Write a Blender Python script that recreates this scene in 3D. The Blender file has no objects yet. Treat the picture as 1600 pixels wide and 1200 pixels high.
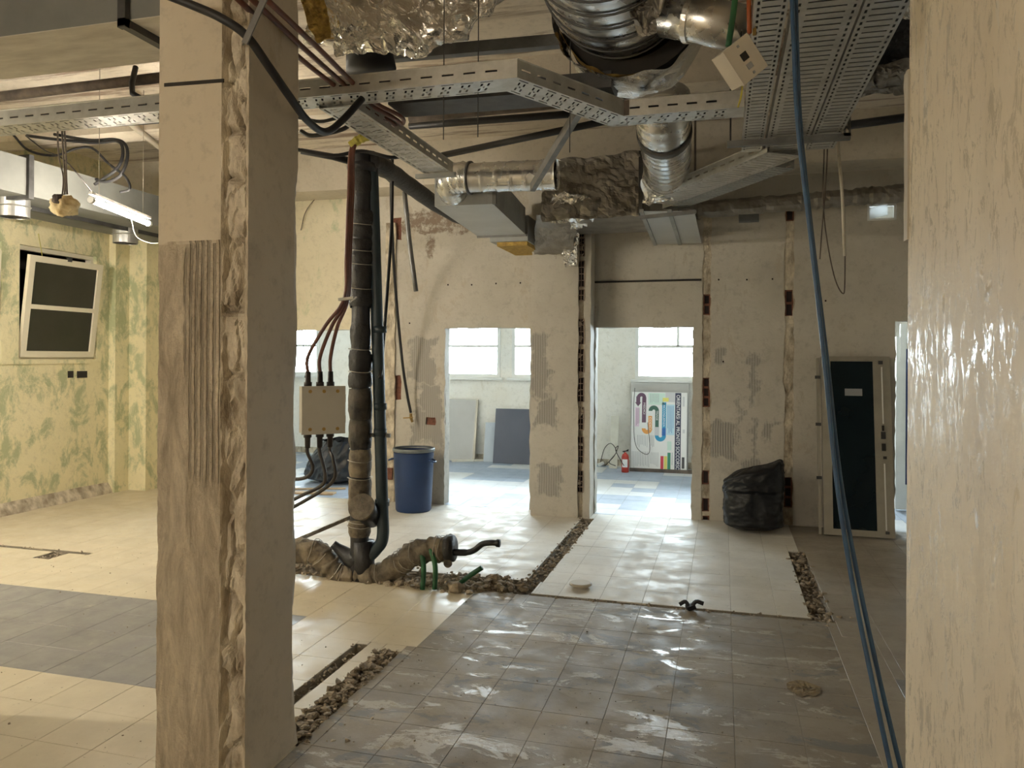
import bpy, math, random
from mathutils import Vector, Matrix, noise
random.seed(7)
SC = bpy.context.scene
COL = SC.collection
PI = math.pi

# ------------------------------------------------------------------ camera
H, FPX, YAW = 1.72, 1202.0, math.radians(15.35)
SHIFT = -0.0263
cam_d = bpy.data.cameras.new('camera'); cam = bpy.data.objects.new('camera', cam_d); COL.objects.link(cam)
cam_d.sensor_width = 36.0; cam_d.lens = 36.0*FPX/1600.0; cam_d.shift_y = SHIFT; cam_d.clip_start = 0.02
ROT = Matrix.Rotation(YAW, 3, 'Z') @ Matrix.Rotation(PI/2, 3, 'X') @ Matrix.Rotation(math.radians(0.35), 3, 'Z')
cam.matrix_world = Matrix.Translation((0, 0, H)) @ ROT.to_4x4()
SC.camera = cam

# ------------------------------------------------------------------ sky, exposure
SKY = 42.0
world = bpy.data.worlds.new('overcast_sky'); SC.world = world; world.use_nodes = True
bgn = world.node_tree.nodes['Background']
bgn.inputs[0].default_value = (0.80, 0.91, 1.0, 1); bgn.inputs[1].default_value = SKY
vs = SC.view_settings
vs.view_transform = 'Standard'; vs.look = 'None'; vs.gamma = 1; vs.use_curve_mapping = False; vs.exposure = 0.03
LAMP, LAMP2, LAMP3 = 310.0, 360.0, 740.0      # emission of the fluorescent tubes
LAMPCOL = (1.0, 0.90, 0.745)

def W(px, py, X=None, Y=None, Z=None):
    """point of the place on the plane X=, Y= or Z= seen at a photo pixel"""
    d = ROT @ Vector(((px-800)/FPX, (600-py)/FPX + SHIFT*1600/FPX, -1.0))
    if X is not None: t = X/d.x
    elif Y is not None: t = Y/d.y
    else: t = (Z-H)/d.z
    return Vector((0, 0, H)) + d*t

# ------------------------------------------------------------------ mesh helpers
def nz(x, y=0, z=0): return noise.noise(Vector((x, y, z)))
def spl(pts, n=6):
    pts = [Vector(p) for p in pts]; out = []
    P = [pts[0]*2-pts[1]] + pts + [pts[-1]*2-pts[-2]]
    for i in range(1, len(P)-2):
        a, b, c, d = P[i-1:i+3]
        for k in range(n):
            t = k/n
            out.append(.5*((2*b)+(c-a)*t+(2*a-5*b+4*c-d)*t*t+(3*b-a-3*c+d)*t**3))
    out.append(pts[-1]); return out
class MB:
    def __init__(s): s.v = []; s.f = []; s.m = []
    def face(s, idx, m=0): s.f.append(tuple(idx)); s.m.append(m)
    def box(s, x0, x1, y0, y1, z0, z1, m=0):
        n = len(s.v)
        s.v += [Vector(p) for p in ((x0,y0,z0),(x1,y0,z0),(x1,y1,z0),(x0,y1,z0),(x0,y0,z1),(x1,y0,z1),(x1,y1,z1),(x0,y1,z1))]
        for q in ((0,3,2,1),(4,5,6,7),(0,1,5,4),(1,2,6,5),(2,3,7,6),(3,0,4,7)): s.face([n+i for i in q], m)
        return s
    def bar(s, a, b, w, h, up=(0,0,1), m=0):
        """rectangular bar from a to b"""
        a, b = Vector(a), Vector(b); d = (b-a).normalized(); up = Vector(up)
        if abs(d.dot(up)) > .98: up = Vector((0,1,0))
        r = d.cross(up).normalized(); u = r.cross(d).normalized(); n = len(s.v)
        for e in (a, b):
            for i, j in ((-1,-1),(1,-1),(1,1),(-1,1)): s.v.append(e+r*(i*w/2)+u*(j*h/2))
        for q in ((0,1,2,3),(7,6,5,4),(0,4,5,1),(1,5,6,2),(2,6,7,3),(3,7,4,0)): s.face([n+i for i in q], m)
        return s
    def tube(s, pts, r, n=10, caps=True, m=0):
        pts = [Vector(p) for p in pts]; k = len(pts)
        rs = r if isinstance(r, (list, tuple)) else [r]*k
        t = (pts[1]-pts[0]).normalized()
        a = t.cross(Vector((0,0,1)))
        if a.length < .05: a = t.cross(Vector((1,0,0)))
        a.normalize(); base = len(s.v)
        for i in range(k):
            t2 = (pts[min(i+1,k-1)]-pts[max(i-1,0)])
            t2 = t2.normalized() if t2.length > 1e-9 else t
            a = (a - t2*a.dot(t2)).normalized(); b = t2.cross(a)
            for j in range(n):
                th = 2*PI*j/n; s.v.append(pts[i]+(a*math.cos(th)+b*math.sin(th))*rs[i])
        for i in range(k-1):
            for j in range(n):
                q = base+i*n; s.face((q+j, q+(j+1)%n, q+n+(j+1)%n, q+n+j), m)
        if caps:
            s.face([base+j for j in range(n)][::-1], m); s.face([base+(k-1)*n+j for j in range(n)], m)
        return s
    def lathe(s, c, prof, n=24, axis='Z', m=0):
        c = Vector(c); base = len(s.v)
        for r, h in prof:
            for j in range(n):
                th = 2*PI*j/n; x, y = r*math.cos(th), r*math.sin(th)
                s.v.append(c + (Vector((x,y,h)) if axis == 'Z' else Vector((x,h,y)) if axis == 'Y' else Vector((h,x,y))))
        for i in range(len(prof)-1):
            for j in range(n):
                q = base+i*n; s.face((q+j, q+(j+1)%n, q+n+(j+1)%n, q+n+j), m)
        return s
    def grid(s, nu, nv, fn, m=0):
        base = len(s.v)
        for i in range(nu+1):
            for j in range(nv+1): s.v.append(Vector(fn(i/nu, j/nv)))
        for i in range(nu):
            for j in range(nv):
                a = base+i*(nv+1)+j; s.face((a, a+nv+1, a+nv+2, a+1), m)
        return s
    def slab(s, us, vs_, solid, fn, w0, w1, m=0):
        """sheet of cells us x vs_ between w0 and w1, only where solid(i, j); fn(u, v, w) -> point"""
        nu, nv = len(us)-1, len(vs_)-1; ix = {}
        S = [[bool(solid(i, j)) for j in range(nv)] for i in range(nu)]
        def V(i, j, k):
            key = (i, j, k)
            if key not in ix:
                ix[key] = len(s.v); s.v.append(Vector(fn(us[i], vs_[j], (w0, w1)[k])))
            return ix[key]
        def at(i, j): return 0 <= i < nu and 0 <= j < nv and S[i][j]
        for i in range(nu):
            for j in range(nv):
                if not S[i][j]: continue
                s.face((V(i,j,0), V(i+1,j,0), V(i+1,j+1,0), V(i,j+1,0)), m)
                s.face((V(i,j,1), V(i,j+1,1), V(i+1,j+1,1), V(i+1,j,1)), m)
                if not at(i-1,j): s.face((V(i,j,0), V(i,j+1,0), V(i,j+1,1), V(i,j,1)), m)
                if not at(i+1,j): s.face((V(i+1,j,0), V(i+1,j,1), V(i+1,j+1,1), V(i+1,j+1,0)), m)
                if not at(i,j-1): s.face((V(i,j,0), V(i,j,1), V(i+1,j,1), V(i+1,j,0)), m)
                if not at(i,j+1): s.face((V(i,j+1,0), V(i+1,j+1,0), V(i+1,j+1,1), V(i,j+1,1)), m)
        return s
    def holed(s, u0, u1, v0, v1, holes, fn, w0, w1, step=None, jit=0, m=0):
        us = {u0, u1}; vz = {v0, v1}
        for h in holes:
            us |= {min(max(h[0],u0),u1), min(max(h[1],u0),u1)}; vz |= {min(max(h[2],v0),v1), min(max(h[3],v0),v1)}
        def fill(st):
            st = sorted(st); o = []
            for a, b in zip(st, st[1:]):
                if b-a < 1e-6: continue
                n = max(1, int(round((b-a)/step))) if step else 1
                o += [a+(b-a)*k/n for k in range(n)]
            return o+[st[-1]]
        us, vz = fill(us), fill(vz)
        def solid(i, j):
            u, v = (us[i]+us[i+1])/2, (vz[j]+vz[j+1])/2
            return not any(h[0] < u < h[1] and h[2] < v < h[3] for h in holes)
        if jit:
            def edge(u, v): return any(h[0]-1e-5 <= u <= h[1]+1e-5 and h[2]-1e-5 <= v <= h[3]+1e-5 for h in holes) and u0 < u < u1 and v0 < v < v1
            def f2(u, v, w):
                if edge(u, v): return fn(u+jit*nz(u*9+3, v*9, w*3+7)*1.6+jit*.6*nz(u*31, v*31), v+jit*nz(u*9, v*9+11, w*3)*1.2, w)
                return fn(u, v, w)
        else: f2 = fn
        return s.slab(us, vz, solid, f2, w0, w1, m)
    def build(s, name, mats, parent=None, smooth=False, recalc=False):
        if not isinstance(mats, (list, tuple)): mats = [mats]
        off = Vector((0,0,0))
        if parent is not None:
            p = parent
            while p is not None: off += p.location; p = p.parent
        me = bpy.data.meshes.new(name)
        me.from_pydata([tuple(v-off) for v in s.v], [], s.f)
        for m in mats: me.materials.append(m)
        me.polygons.foreach_set('material_index', s.m)
        if smooth: me.polygons.foreach_set('use_smooth', [True]*len(s.f))
        me.update()
        o = bpy.data.objects.new(name, me); COL.objects.link(o)
        if parent is not None: o.parent = parent
        return o
    def base(s):
        xs = [v.x for v in s.v]; ys = [v.y for v in s.v]; zs = [v.z for v in s.v]
        return Vector(((min(xs)+max(xs))/2, (min(ys)+max(ys))/2, min(zs)))
def tag(o, label=None, cat=None, group=None, kind=None):
    if label: o['label'] = label
    if cat: o['category'] = cat
    if group: o['group'] = group
    if kind: o['kind'] = kind
    return o
def thing(name, loc, label, cat, group=None, kind=None):
    o = bpy.data.objects.new(name, None); COL.objects.link(o); o.location = loc; o.empty_display_size = .1
    return tag(o, label, cat, group, kind)
def single(mb, name, mats, label, cat, group=None, smooth=False, kind=None):
    b = mb.base()
    for i, v in enumerate(mb.v): mb.v[i] = v-b
    o = mb.build(name, mats, None, smooth); o.location = b
    return tag(o, label, cat, group, kind)
def struct(mb, name, mats, smooth=False):
    o = mb.build(name, mats, None, smooth); o['kind'] = 'structure'; return o
def copy_tree(o, parent=None):
    c = o.copy(); COL.objects.link(c); c.parent = parent
    for ch in list(o.children): copy_tree(ch, c)
    return c

# ------------------------------------------------------------------ materials
class NT:
    def __init__(s, name):
        s.mat = bpy.data.materials.new(name); s.mat.use_nodes = True
        s.t = s.mat.node_tree; s.b = s.t.nodes['Principled BSDF']; s.pos = s.n('ShaderNodeNewGeometry').outputs['Position']
    def n(s, t, **k):
        x = s.t.nodes.new(t)
        for a, b in k.items(): setattr(x, a, b)
        return x
    def l(s, a, b): s.t.links.new(a, b)
    def put(s, sock, val):
        if isinstance(val, (int, float)): sock.default_value = val
        elif isinstance(val, (tuple, list)): sock.default_value = (*val, 1) if len(val) == 3 and sock.type == 'RGBA' else val
        else: s.l(val, sock)
    def math(s, op, a, b=0.0, c=0.0):
        x = s.n('ShaderNodeMath', operation=op)
        s.put(x.inputs[0], a); s.put(x.inputs[1], b); s.put(x.inputs[2], c); return x.outputs[0]
    def mapped(s, scale):
        m = s.n('ShaderNodeMapping'); s.l(s.pos, m.inputs['Vector']); m.inputs['Scale'].default_value = scale; return m.outputs[0]
    def noise(s, scale=5, detail=4, rough=.55, dist=0, stretch=None, off=0.0):
        x = s.n('ShaderNodeTexNoise'); x.inputs['Scale'].default_value = scale; x.inputs['Detail'].default_value = detail
        x.inputs['Roughness'].default_value = rough; x.inputs['Distortion'].default_value = dist
        src = s.mapped(stretch) if stretch else s.pos
        if off:
            v = s.n('ShaderNodeVectorMath', operation='ADD'); s.l(src, v.inputs[0]); v.inputs[1].default_value = (off, off*1.7, off*.6); src = v.outputs[0]
        s.l(src, x.inputs['Vector']); return x.outputs['Fac']
    def ramp(s, fac, lo, hi, a=0.0, b=1.0):
        x = s.n('ShaderNodeMapRange'); s.put(x.inputs['Value'], fac)
        for k, v in (('From Min', lo), ('From Max', hi), ('To Min', a), ('To Max', b)): x.inputs[k].default_value = v
        x.clamp = True; return x.outputs['Result']
    def mix(s, fac, a, b):
        x = s.n('ShaderNodeMix', data_type='RGBA'); s.put(x.inputs[0], fac); s.put(x.inputs[6], a); s.put(x.inputs[7], b); return x.outputs[2]
    def bump(s, h, strength=.3, dist=.01):
        x = s.n('ShaderNodeBump'); x.inputs['Strength'].default_value = strength; x.inputs['Distance'].default_value = dist
        s.l(h, x.inputs['Height']); s.l(x.outputs[0], s.b.inputs['Normal'])
    def out(s, col=None, rough=None, metal=None, spec=None):
        if col is not None: s.put(s.b.inputs['Base Color'], col)
        if rough is not None: s.put(s.b.inputs['Roughness'], rough)
        if metal is not None: s.put(s.b.inputs['Metallic'], metal)
        if spec is not None: s.b.inputs['Specular IOR Level'].default_value = spec
        return s.mat
def simple(name, c1, c2=None, rough=.6, metal=0, scale=8, bump=0, bscale=30, spec=None, stretch=None, r2=None):
    t = NT(name); c2 = c2 or tuple(x*.72 for x in c1)
    n = t.noise(scale, 5, .6, stretch=stretch)
    col = t.mix(t.ramp(n, .35, .68), c1, c2)
    if bump: t.bump(t.noise(bscale, 4, .6, stretch=stretch), bump, .01)
    return t.out(col, rough if r2 is None else t.ramp(n, .35, .68, rough, r2), metal, spec)
def box_mask(t, u, v, rects, wob=.11, soft=.03):
    """noisy-edged rectangles on a wall; u, v are sockets"""
    n1 = t.math('MULTIPLY', t.math('SUBTRACT', t.noise(5, 4, .65), .5), wob*4)
    u = t.math('ADD', u, n1); v = t.math('ADD', v, t.math('MULTIPLY', t.math('SUBTRACT', t.noise(4, 4, .65, off=9.1), .5), wob*4))
    tot = None
    for (a, b, c, d) in rects:
        m = t.math('MINIMUM', t.math('MINIMUM', t.math('SUBTRACT', u, a), t.math('SUBTRACT', b, u)),
                   t.math('MINIMUM', t.math('SUBTRACT', v, c), t.math('SUBTRACT', d, v)))
        tot = m if tot is None else t.math('MAXIMUM', tot, m)
    return t.ramp(tot, -soft*.3, soft)
def plaster(name, base, stain, grey=(.36,.34,.30), axis='X', rects=(), stripes=True, wear=None, wearcol=None, lohi=(.55,.68), rough=.75, bump=.25, wstretch=(1,1,.5), brown=()):
    t = NT(name); sp = t.n('ShaderNodeSeparateXYZ'); t.l(t.pos, sp.inputs[0])
    u, v = sp.outputs[0 if axis == 'X' else 1], sp.outputs[2]
    col = t.mix(t.ramp(t.noise(1.6, 6, .65), .35, .7), base, stain)
    col = t.mix(t.math('MULTIPLY', t.ramp(t.noise(14, 5, .7, off=3.3), .52, .72), .5), col, tuple(c*.7 for c in stain))
    h = t.noise(26, 5, .65)
    if wear:
        w = t.ramp(t.noise(wear, 7, .72, .4, stretch=wstretch, off=5.5), lohi[0], lohi[1])
        col = t.mix(w, col, wearcol); h = t.math('SUBTRACT', h, t.math('MULTIPLY', w, .6))
    if rects:
        m = box_mask(t, u, v, rects)
        if stripes:
            st = t.ramp(t.math('SINE', t.math('MULTIPLY', t.math('ADD', u, t.math('MULTIPLY', t.noise(3, 2), .02)), 2*PI/.026)), -.6, .6)
            g = t.mix(st, tuple(c*.86 for c in grey), tuple(min(1, c*1.13) for c in grey))
            h = t.math('ADD', h, t.math('MULTIPLY', t.math('MULTIPLY', st, m), .8))
        else: g = grey
        col = t.mix(m, col, g); h = t.math('SUBTRACT', h, t.math('MULTIPLY', m, .7))
    if brown:
        m = t.math('MULTIPLY', box_mask(t, u, v, brown), t.ramp(t.noise(9, 6, .75, off=14), .38, .52)); col = t.mix(m, col, (.24,.185,.14)); h = t.math('SUBTRACT', h, t.math('MULTIPLY', m, 1.2))
    t.bump(h, bump, .012)
    return t.out(col, rough)

def wr(Y, *rs):
    o = []
    for (a, b, c, d) in rs:
        p, q = W(a, d, Y=Y), W(c, b, Y=Y); o.append((p.x, q.x, p.z, q.z))
    return o
YF = 8.42
M = {}
M['far'] = plaster('plaster_far_wall', (.57,.54,.475), (.475,.445,.385), (.355,.335,.30), 'X',
    wr(YF, (636,526,682,600),(655,600,690,690),(835,522,868,620),(845,620,878,668),(850,725,885,765),(1113,660,1150,718),(1150,612,1158,690),(1170,655,1182,720),(1195,660,1215,692),(1170,555,1186,632),(1115,540,1132,572),(1158,715,1185,745),(645,640,692,695)), wear=3.0, wearcol=(.47,.425,.35), lohi=(.585,.64), brown=wr(YF, (632,322,775,368),(664,368,676,398),(832,395,900,402)))
M['far'] .name = 'plaster_far_wall'
M['left'] = plaster('plaster_left_wall', (.86,.79,.53), (.77,.71,.46), axis='Y', wear=4.2, wearcol=(.47,.50,.30), lohi=(.49,.60), bump=.5, wstretch=(1,1,.62))
M['leftback'] = plaster('plaster_left_back_wall', (.75,.69,.52), (.68,.62,.46), axis='X', wear=3.4, wearcol=(.50,.53,.35), lohi=(.54,.63), bump=.4)
M['back'] = plaster('plaster_back_room', (.84,.82,.77), (.76,.72,.63), axis='X', wear=2.6, wearcol=(.60,.54,.42), lohi=(.58,.68))
M['side'] = plaster('plaster_plain', (.60,.55,.46), (.52,.47,.38))
M['ceil'] = plaster('concrete_ceiling', (.70,.63,.52), (.58,.515,.42), wear=1.9, wearcol=(.24,.175,.13), lohi=(.50,.62), wstretch=(.35,3.0,1), bump=.4)
M['pil_up'] = plaster('pillar_smooth_plaster', (.60,.53,.41), (.54,.47,.36), bump=.08)
M['pil_east'] = plaster('pillar_grey_plaster', (.58,.53,.45), (.50,.455,.385), bump=.12, wear=3.0, wearcol=(.46,.40,.30), lohi=(.62,.7))
def pil_rough():
    t = NT('pillar_rough_render'); sp = t.n('ShaderNodeSeparateXYZ'); t.l(t.pos, sp.inputs[0])
    n = t.noise(9, 7, .75, .6, stretch=(1.6,1.6,.35)); f = t.noise(70, 4, .7)
    col = t.mix(t.ramp(n, .36, .66), (.72,.63,.48), (.36,.30,.22))
    u = t.math('ADD', sp.outputs[0], t.math('MULTIPLY', t.noise(2, 2), .012))
    st = t.ramp(t.math('SINE', t.math('MULTIPLY', u, 2*PI/.028)), -.2, .8)
    zone = t.math('MULTIPLY', t.ramp(t.math('ADD', t.math('ADD', sp.outputs[0], 2.115), t.math('MULTIPLY', t.math('SUBTRACT', t.noise(3, 4), .5), .12)), -.004, .006),
                  t.ramp(t.math('ADD', sp.outputs[2], t.math('MULTIPLY', t.noise(3, 3), .3)), 1.3, 1.36))
    col = t.mix(t.math('MULTIPLY', zone, t.math('MULTIPLY', st, .55)), col, (.30,.26,.20))
    h = t.math('ADD', t.math('MULTIPLY', n, 1.2), t.math('MULTIPLY', f, .6))
    h = t.math('SUBTRACT', h, t.math('MULTIPLY', t.math('MULTIPLY', zone, st), .8))
    t.bump(h, 1.0, .02); return t.out(col, .9)
M['pil_rough'] = pil_rough()
M['pil_core'] = simple('pillar_broken_edge', (.70,.63,.50), (.26,.21,.15), .9, scale=11, bump=1.0, bscale=45, stretch=(1,1,.5))  # dark noise tone paints in the shadow gaps between broken chips
def right_wall():
    t = NT('old_gloss_paint'); n = t.noise(2.2, 6, .7, stretch=(1,1,.6))
    col = t.mix(t.ramp(n, .38, .68), (.77,.675,.51), (.68,.585,.435))
    chips = t.ramp(t.noise(7, 6, .75, .3, stretch=(1,1.6,.45), off=2.2), .62, .66)
    col = t.mix(t.math('MULTIPLY', chips, .6), col, (.70,.65,.55))
    dk = t.ramp(t.noise(10, 6, .75, .3, stretch=(1,1.6,.4), off=8.2), .755, .775); col = t.mix(dk, col, (.36,.29,.19))
    g = t.ramp(t.noise(20, 7, .85, .8, stretch=(1,1,.4), off=6.0), .52, .56)
    t.bump(t.math('ADD', t.noise(5, 5, .6), t.math('MULTIPLY', g, .45)), .16, .02)
    return t.out(col, t.math('SUBTRACT', .62, t.math('MULTIPLY', g, .50)), 0, .55)
M['right'] = right_wall()
def tile_mat(name, a, b, rough=.35, spot=(.30,.25,.18), spotamt=.5, rlo=.22):
    t = NT(name); oi = t.n('ShaderNodeObjectInfo').outputs['Random']
    col = t.mix(t.ramp(t.noise(3.5, 6, .7), .35, .68), a, b)
    col = t.mix(t.math('MULTIPLY', oi, .22), col, tuple(c*.75 for c in a))
    s1 = t.ramp(t.noise(6, 7, .8, off=4.0), .60, .72)
    col = t.mix(t.math('MULTIPLY', s1, spotamt), col, spot)
    sp = t.ramp(t.noise(38, 3, .6, off=1.3), .69, .74); col = t.mix(t.math('MULTIPLY', sp, .8), col, tuple(c*.5 for c in spot))
    t.bump(t.noise(4, 4, .6), .08, .02)
    return t.out(col, t.ramp(t.noise(4.5, 6, .7, off=7.0), .40, .62, rlo, rough), 0, .35)
M['t_pale'] = tile_mat('tile_pale', (.74,.71,.64), (.62,.585,.51), .78, (.40,.35,.27), .5, .46)
M['t_beige'] = tile_mat('tile_beige', (.67,.59,.435), (.59,.515,.375), .55, (.42,.35,.24), .3, .3)
M['t_grey'] = tile_mat('tile_grey', (.30,.29,.275), (.225,.22,.21), .5, (.50,.46,.38), .5, .3)
M['t_dust'] = tile_mat('tile_dusty', (.40,.355,.285), (.32,.28,.225), .6, (.28,.24,.18), .6, .35)
M['t_white'] = tile_mat('tile_white', (.72,.74,.75), (.62,.64,.66), .6, (.45,.44,.42), .3, .38)
M['t_blue'] = tile_mat('tile_blue_grey', (.40,.47,.58), (.33,.40,.50), .6, (.5,.5,.5), .3, .38)
def tile_worn():
    t = NT('tile_worn_adhesive')
    col = t.mix(t.ramp(t.noise(2.0, 6, .7), .36, .66), (.29,.245,.18), (.21,.18,.14))
    lay = t.ramp(t.noise(1.5, 7, .62, .3, stretch=(1,1.4,1), off=20), .53, .56); col = t.mix(t.math('MULTIPLY', lay, .5), col, (.335,.295,.23))
    blue = t.ramp(t.noise(2.4, 6, .7, .4, stretch=(1,1.5,1), off=12), .565, .61); col = t.mix(t.math('MULTIPLY', blue, .85), col, (.175,.168,.155))
    pn = t.noise(3.0, 8, .72, .6, stretch=(.8,1.8,1), off=3)
    paste = t.ramp(pn, .555, .58); col = t.mix(t.math('MULTIPLY', paste, .7), col, (.46,.415,.335))
    dots = t.ramp(t.noise(30, 4, .7, off=6), .645, .68); col = t.mix(dots, col, (.12,.10,.08))
    gl = t.ramp(pn, .575, .60)
    r = t.math('SUBTRACT', t.ramp(t.noise(5, 5, .7), .35, .65, .52, .8), t.math('MULTIPLY', gl, .34))
    t.bump(t.math('ADD', t.noise(9, 6, .65), t.math('MULTIPLY', paste, .5)), .28, .012)
    return t.out(col, r, 0, .5)
M['t_worn'] = tile_worn()
M['screed'] = simple('grout_screed', (.36,.32,.255), (.25,.22,.17), .9, scale=6, bump=.4)
M['rubble'] = simple('rubble', (.33,.265,.19), (.17,.13,.09), .95, scale=22, bump=.9, bscale=70)
M['ochre'] = simple('ochre_mortar', (.30,.225,.12), (.15,.11,.06), .95, scale=20, bump=.9, bscale=60)
M['stone'] = simple('broken_mortar', (.42,.355,.27), (.24,.19,.13), .95, scale=16, bump=.6, bscale=60)
M['brick'] = simple('red_brick', (.23,.095,.06), (.11,.05,.035), .9, scale=25, bump=.6, bscale=70)
M['brick_pale'] = simple('pale_brick_web', (.34,.25,.19), (.20,.14,.11), .9, scale=25)
M['brickhole'] = simple('brick_cavity', (.035,.024,.024), (.02,.015,.016), .95)
M['galv'] = simple('galvanised_steel', (.50,.50,.48), (.37,.375,.37), .38, .85, scale=7, r2=.5)
M['galv_dull'] = simple('galvanised_dull', (.38,.39,.375), (.29,.30,.295), .5, .45, scale=3.5, r2=.62)
M['galv_panel'] = simple('galvanised_panel', (.55,.56,.55), (.48,.49,.48), .5, .5, scale=2.5)
M['tray'] = simple('tray_zinc', (.62,.615,.585), (.47,.465,.43), .33, .70, scale=9, r2=.48)
M['duct_grey'] = simple('dusty_duct_grey', (.21,.215,.20), (.165,.17,.16), .6, 0, scale=3, spec=.25)
M['boxgrey'] = simple('grey_cream_plastic', (.43,.405,.345), (.38,.355,.30), .5, scale=3)
M['duct_pale'] = simple('streaky_pale_duct', (.60,.56,.47), (.44,.40,.33), .7, 0, scale=3.5, stretch=(1,3.5,1))
M['spiral'] = simple('spiral_duct_steel', (.78,.78,.77), (.60,.60,.59), .20, 1.0, scale=5, r2=.36)
M['seam'] = simple('duct_seam', (.12,.12,.12), (.07,.07,.07), .5, .6)
M['foil'] = simple('aluminium_foil', (.95,.95,.94), (.80,.78,.74), .15, 1.0, scale=5, bump=.35, bscale=38, r2=.30)
M['foil_dirty'] = simple('dusty_foil', (.36,.34,.31), (.22,.205,.18), .42, .7, scale=5, bump=.6, bscale=22)
M['wool'] = simple('yellow_insulation', (.56,.38,.10), (.34,.22,.07), .95, scale=25, bump=1, bscale=70)
M['black'] = simple('black_rubber', (.022,.022,.024), (.014,.014,.016), .5, spec=.4)
M['iron'] = simple('dark_steel', (.085,.085,.085), (.05,.05,.05), .5, .5, scale=10)
M['strut'] = simple('steel_strut', (.22,.22,.215), (.15,.15,.145), .5, .6, scale=10)
M['rust'] = simple('rusty_pipe', (.16,.125,.10), (.07,.06,.055), .8, .2, scale=9, bump=.4)
M['tar'] = simple('tarred_pipe', (.018,.019,.023), (.010,.010,.012), .45, scale=14, bump=.5, bscale=30)
M['wrap'] = simple('pipe_wrap', (.215,.175,.12), (.04,.033,.025), .8, scale=10, bump=.9, bscale=26)
M['wrap_dk'] = simple('dark_pipe_wrap', (.024,.0225,.022), (.010,.0095,.0095), .55, scale=9, bump=1.0, bscale=24)
M['wrap_mid'] = simple('mottled_pipe_wrap', (.085,.07,.053), (.016,.0145,.013), .65, scale=7, bump=1.0, bscale=22)
M['wire'] = simple('tie_wire', (.45,.42,.36), (.3,.28,.24), .5, .5)
M['teal'] = simple('dark_teal_pipe', (.020,.038,.050), (.012,.023,.031), .45, scale=5)
M['copper'] = simple('red_brown_cable', (.15,.052,.032), (.085,.03,.02), .42, .0, scale=8)
M['cable'] = simple('black_brown_cable', (.035,.026,.022), (.02,.016,.014), .5)
M['greenp'] = simple('green_pipe', (.02,.12,.045), (.013,.075,.03), .45)
M['red'] = simple('red_plastic', (.50,.05,.03), (.36,.03,.02), .45)
M['orange'] = simple('orange_conduit', (.50,.13,.04), (.36,.09,.03), .5)
M['yellow'] = simple('yellow_wire', (.55,.48,.08), (.4,.35,.06), .5)
M['rope'] = simple('blue_cable', (.020,.075,.165), (.013,.045,.11), .45, scale=20)
M['barrel'] = simple('blue_plastic', (.012,.042,.135), (.009,.031,.10), .38, scale=3)
M['barrel_rim'] = simple('pale_worn_rim', (.24,.26,.26), (.15,.17,.175), .5, .3)
M['barrel_in'] = simple('barrel_inside', (.012,.03,.10), (.008,.02,.07), .6)
M['bag'] = simple('black_bin_bag', (.010,.011,.014), (.007,.008,.010), .32, scale=6, bump=.6, bscale=14, spec=.4)
M['bagfoil'] = simple('clear_plastic', (.55,.57,.58), (.3,.32,.33), .25)
M['cream'] = simple('cream_plastic', (.56,.515,.43), (.50,.455,.375), .5, scale=3)
M['white'] = simple('white_paint', (.80,.80,.77), (.72,.72,.69), .45, scale=3)
M['sashwhite'] = simple('cream_white_frame', (.82,.77,.62), (.74,.69,.55), .5, scale=3)
M['dot'] = simple('dark_hole', (.03,.025,.02), (.02,.018,.015), .8)
M['brass'] = simple('brass', (.45,.30,.10), (.25,.17,.07), .4, .8)
M['board'] = simple('grey_board', (.50,.49,.47), (.45,.44,.42), .6, scale=2)
M['board2'] = simple('pale_blue_board', (.50,.55,.60), (.45,.50,.55), .6, scale=2)
M['panel'] = simple('dark_blue_grey_panel', (.085,.095,.13), (.07,.08,.11), .5, scale=2)
M['wood'] = simple('raw_timber', (.55,.42,.27), (.42,.31,.19), .7, scale=6, stretch=(1,6,6))
M['paint'] = simple('pale_timber', (.66,.64,.56), (.58,.56,.48), .7)
M['alu'] = simple('aluminium_frame', (.42,.395,.33), (.34,.32,.265), .45, .5, scale=4)
M['dkglass'] = simple('dark_smoked_panel', (.010,.018,.022), (.008,.013,.016), .14, scale=2, spec=.5)
M['plate'] = simple('grey_label', (.30,.31,.32), (.27,.28,.29), .5)
M['navyglass'] = simple('navy_panel', (.03,.06,.20), (.025,.05,.16), .3)
M['foam'] = simple('expanding_foam', (.86,.75,.50), (.62,.45,.20), .85, scale=9, bump=.8, bscale=25)
M['vent'] = simple('grey_vent', (.20,.21,.215), (.15,.16,.165), .5, .3)
def glass():
    t = NT('window_glass'); tr = t.n('ShaderNodeBsdfTransparent'); gl = t.n('ShaderNodeBsdfGlossy'); gl.inputs['Roughness'].default_value = .02
    fr = t.n('ShaderNodeFresnel'); fr.inputs['IOR'].default_value = 1.45
    mx = t.n('ShaderNodeMixShader'); t.l(fr.outputs[0], mx.inputs[0]); t.l(tr.outputs[0], mx.inputs[1]); t.l(gl.outputs[0], mx.inputs[2])
    tr.inputs[0].default_value = (.96,.98,.97,1)
    t.l(mx.outputs[0], t.t.nodes['Material Output'].inputs['Surface']); return t.mat
M['glass'] = glass()
M['nightglass'] = simple('dark_reflecting_glass', (.030,.032,.022), (.022,.024,.016), .12, scale=2)
def emit(name, col, st):
    t = NT(name); e = t.n('ShaderNodeEmission'); e.inputs[0].default_value = (*col, 1); e.inputs[1].default_value = st
    t.l(e.outputs[0], t.t.nodes['Material Output'].inputs['Surface']); return t.mat
M['tubelight'] = emit('fluorescent_tube', LAMPCOL, LAMP); M['tubelight2'] = emit('fluorescent_tube_dimmer', LAMPCOL, LAMP2); M['tubelight3'] = emit('fluorescent_tube_brighter', LAMPCOL, LAMP3)
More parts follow.
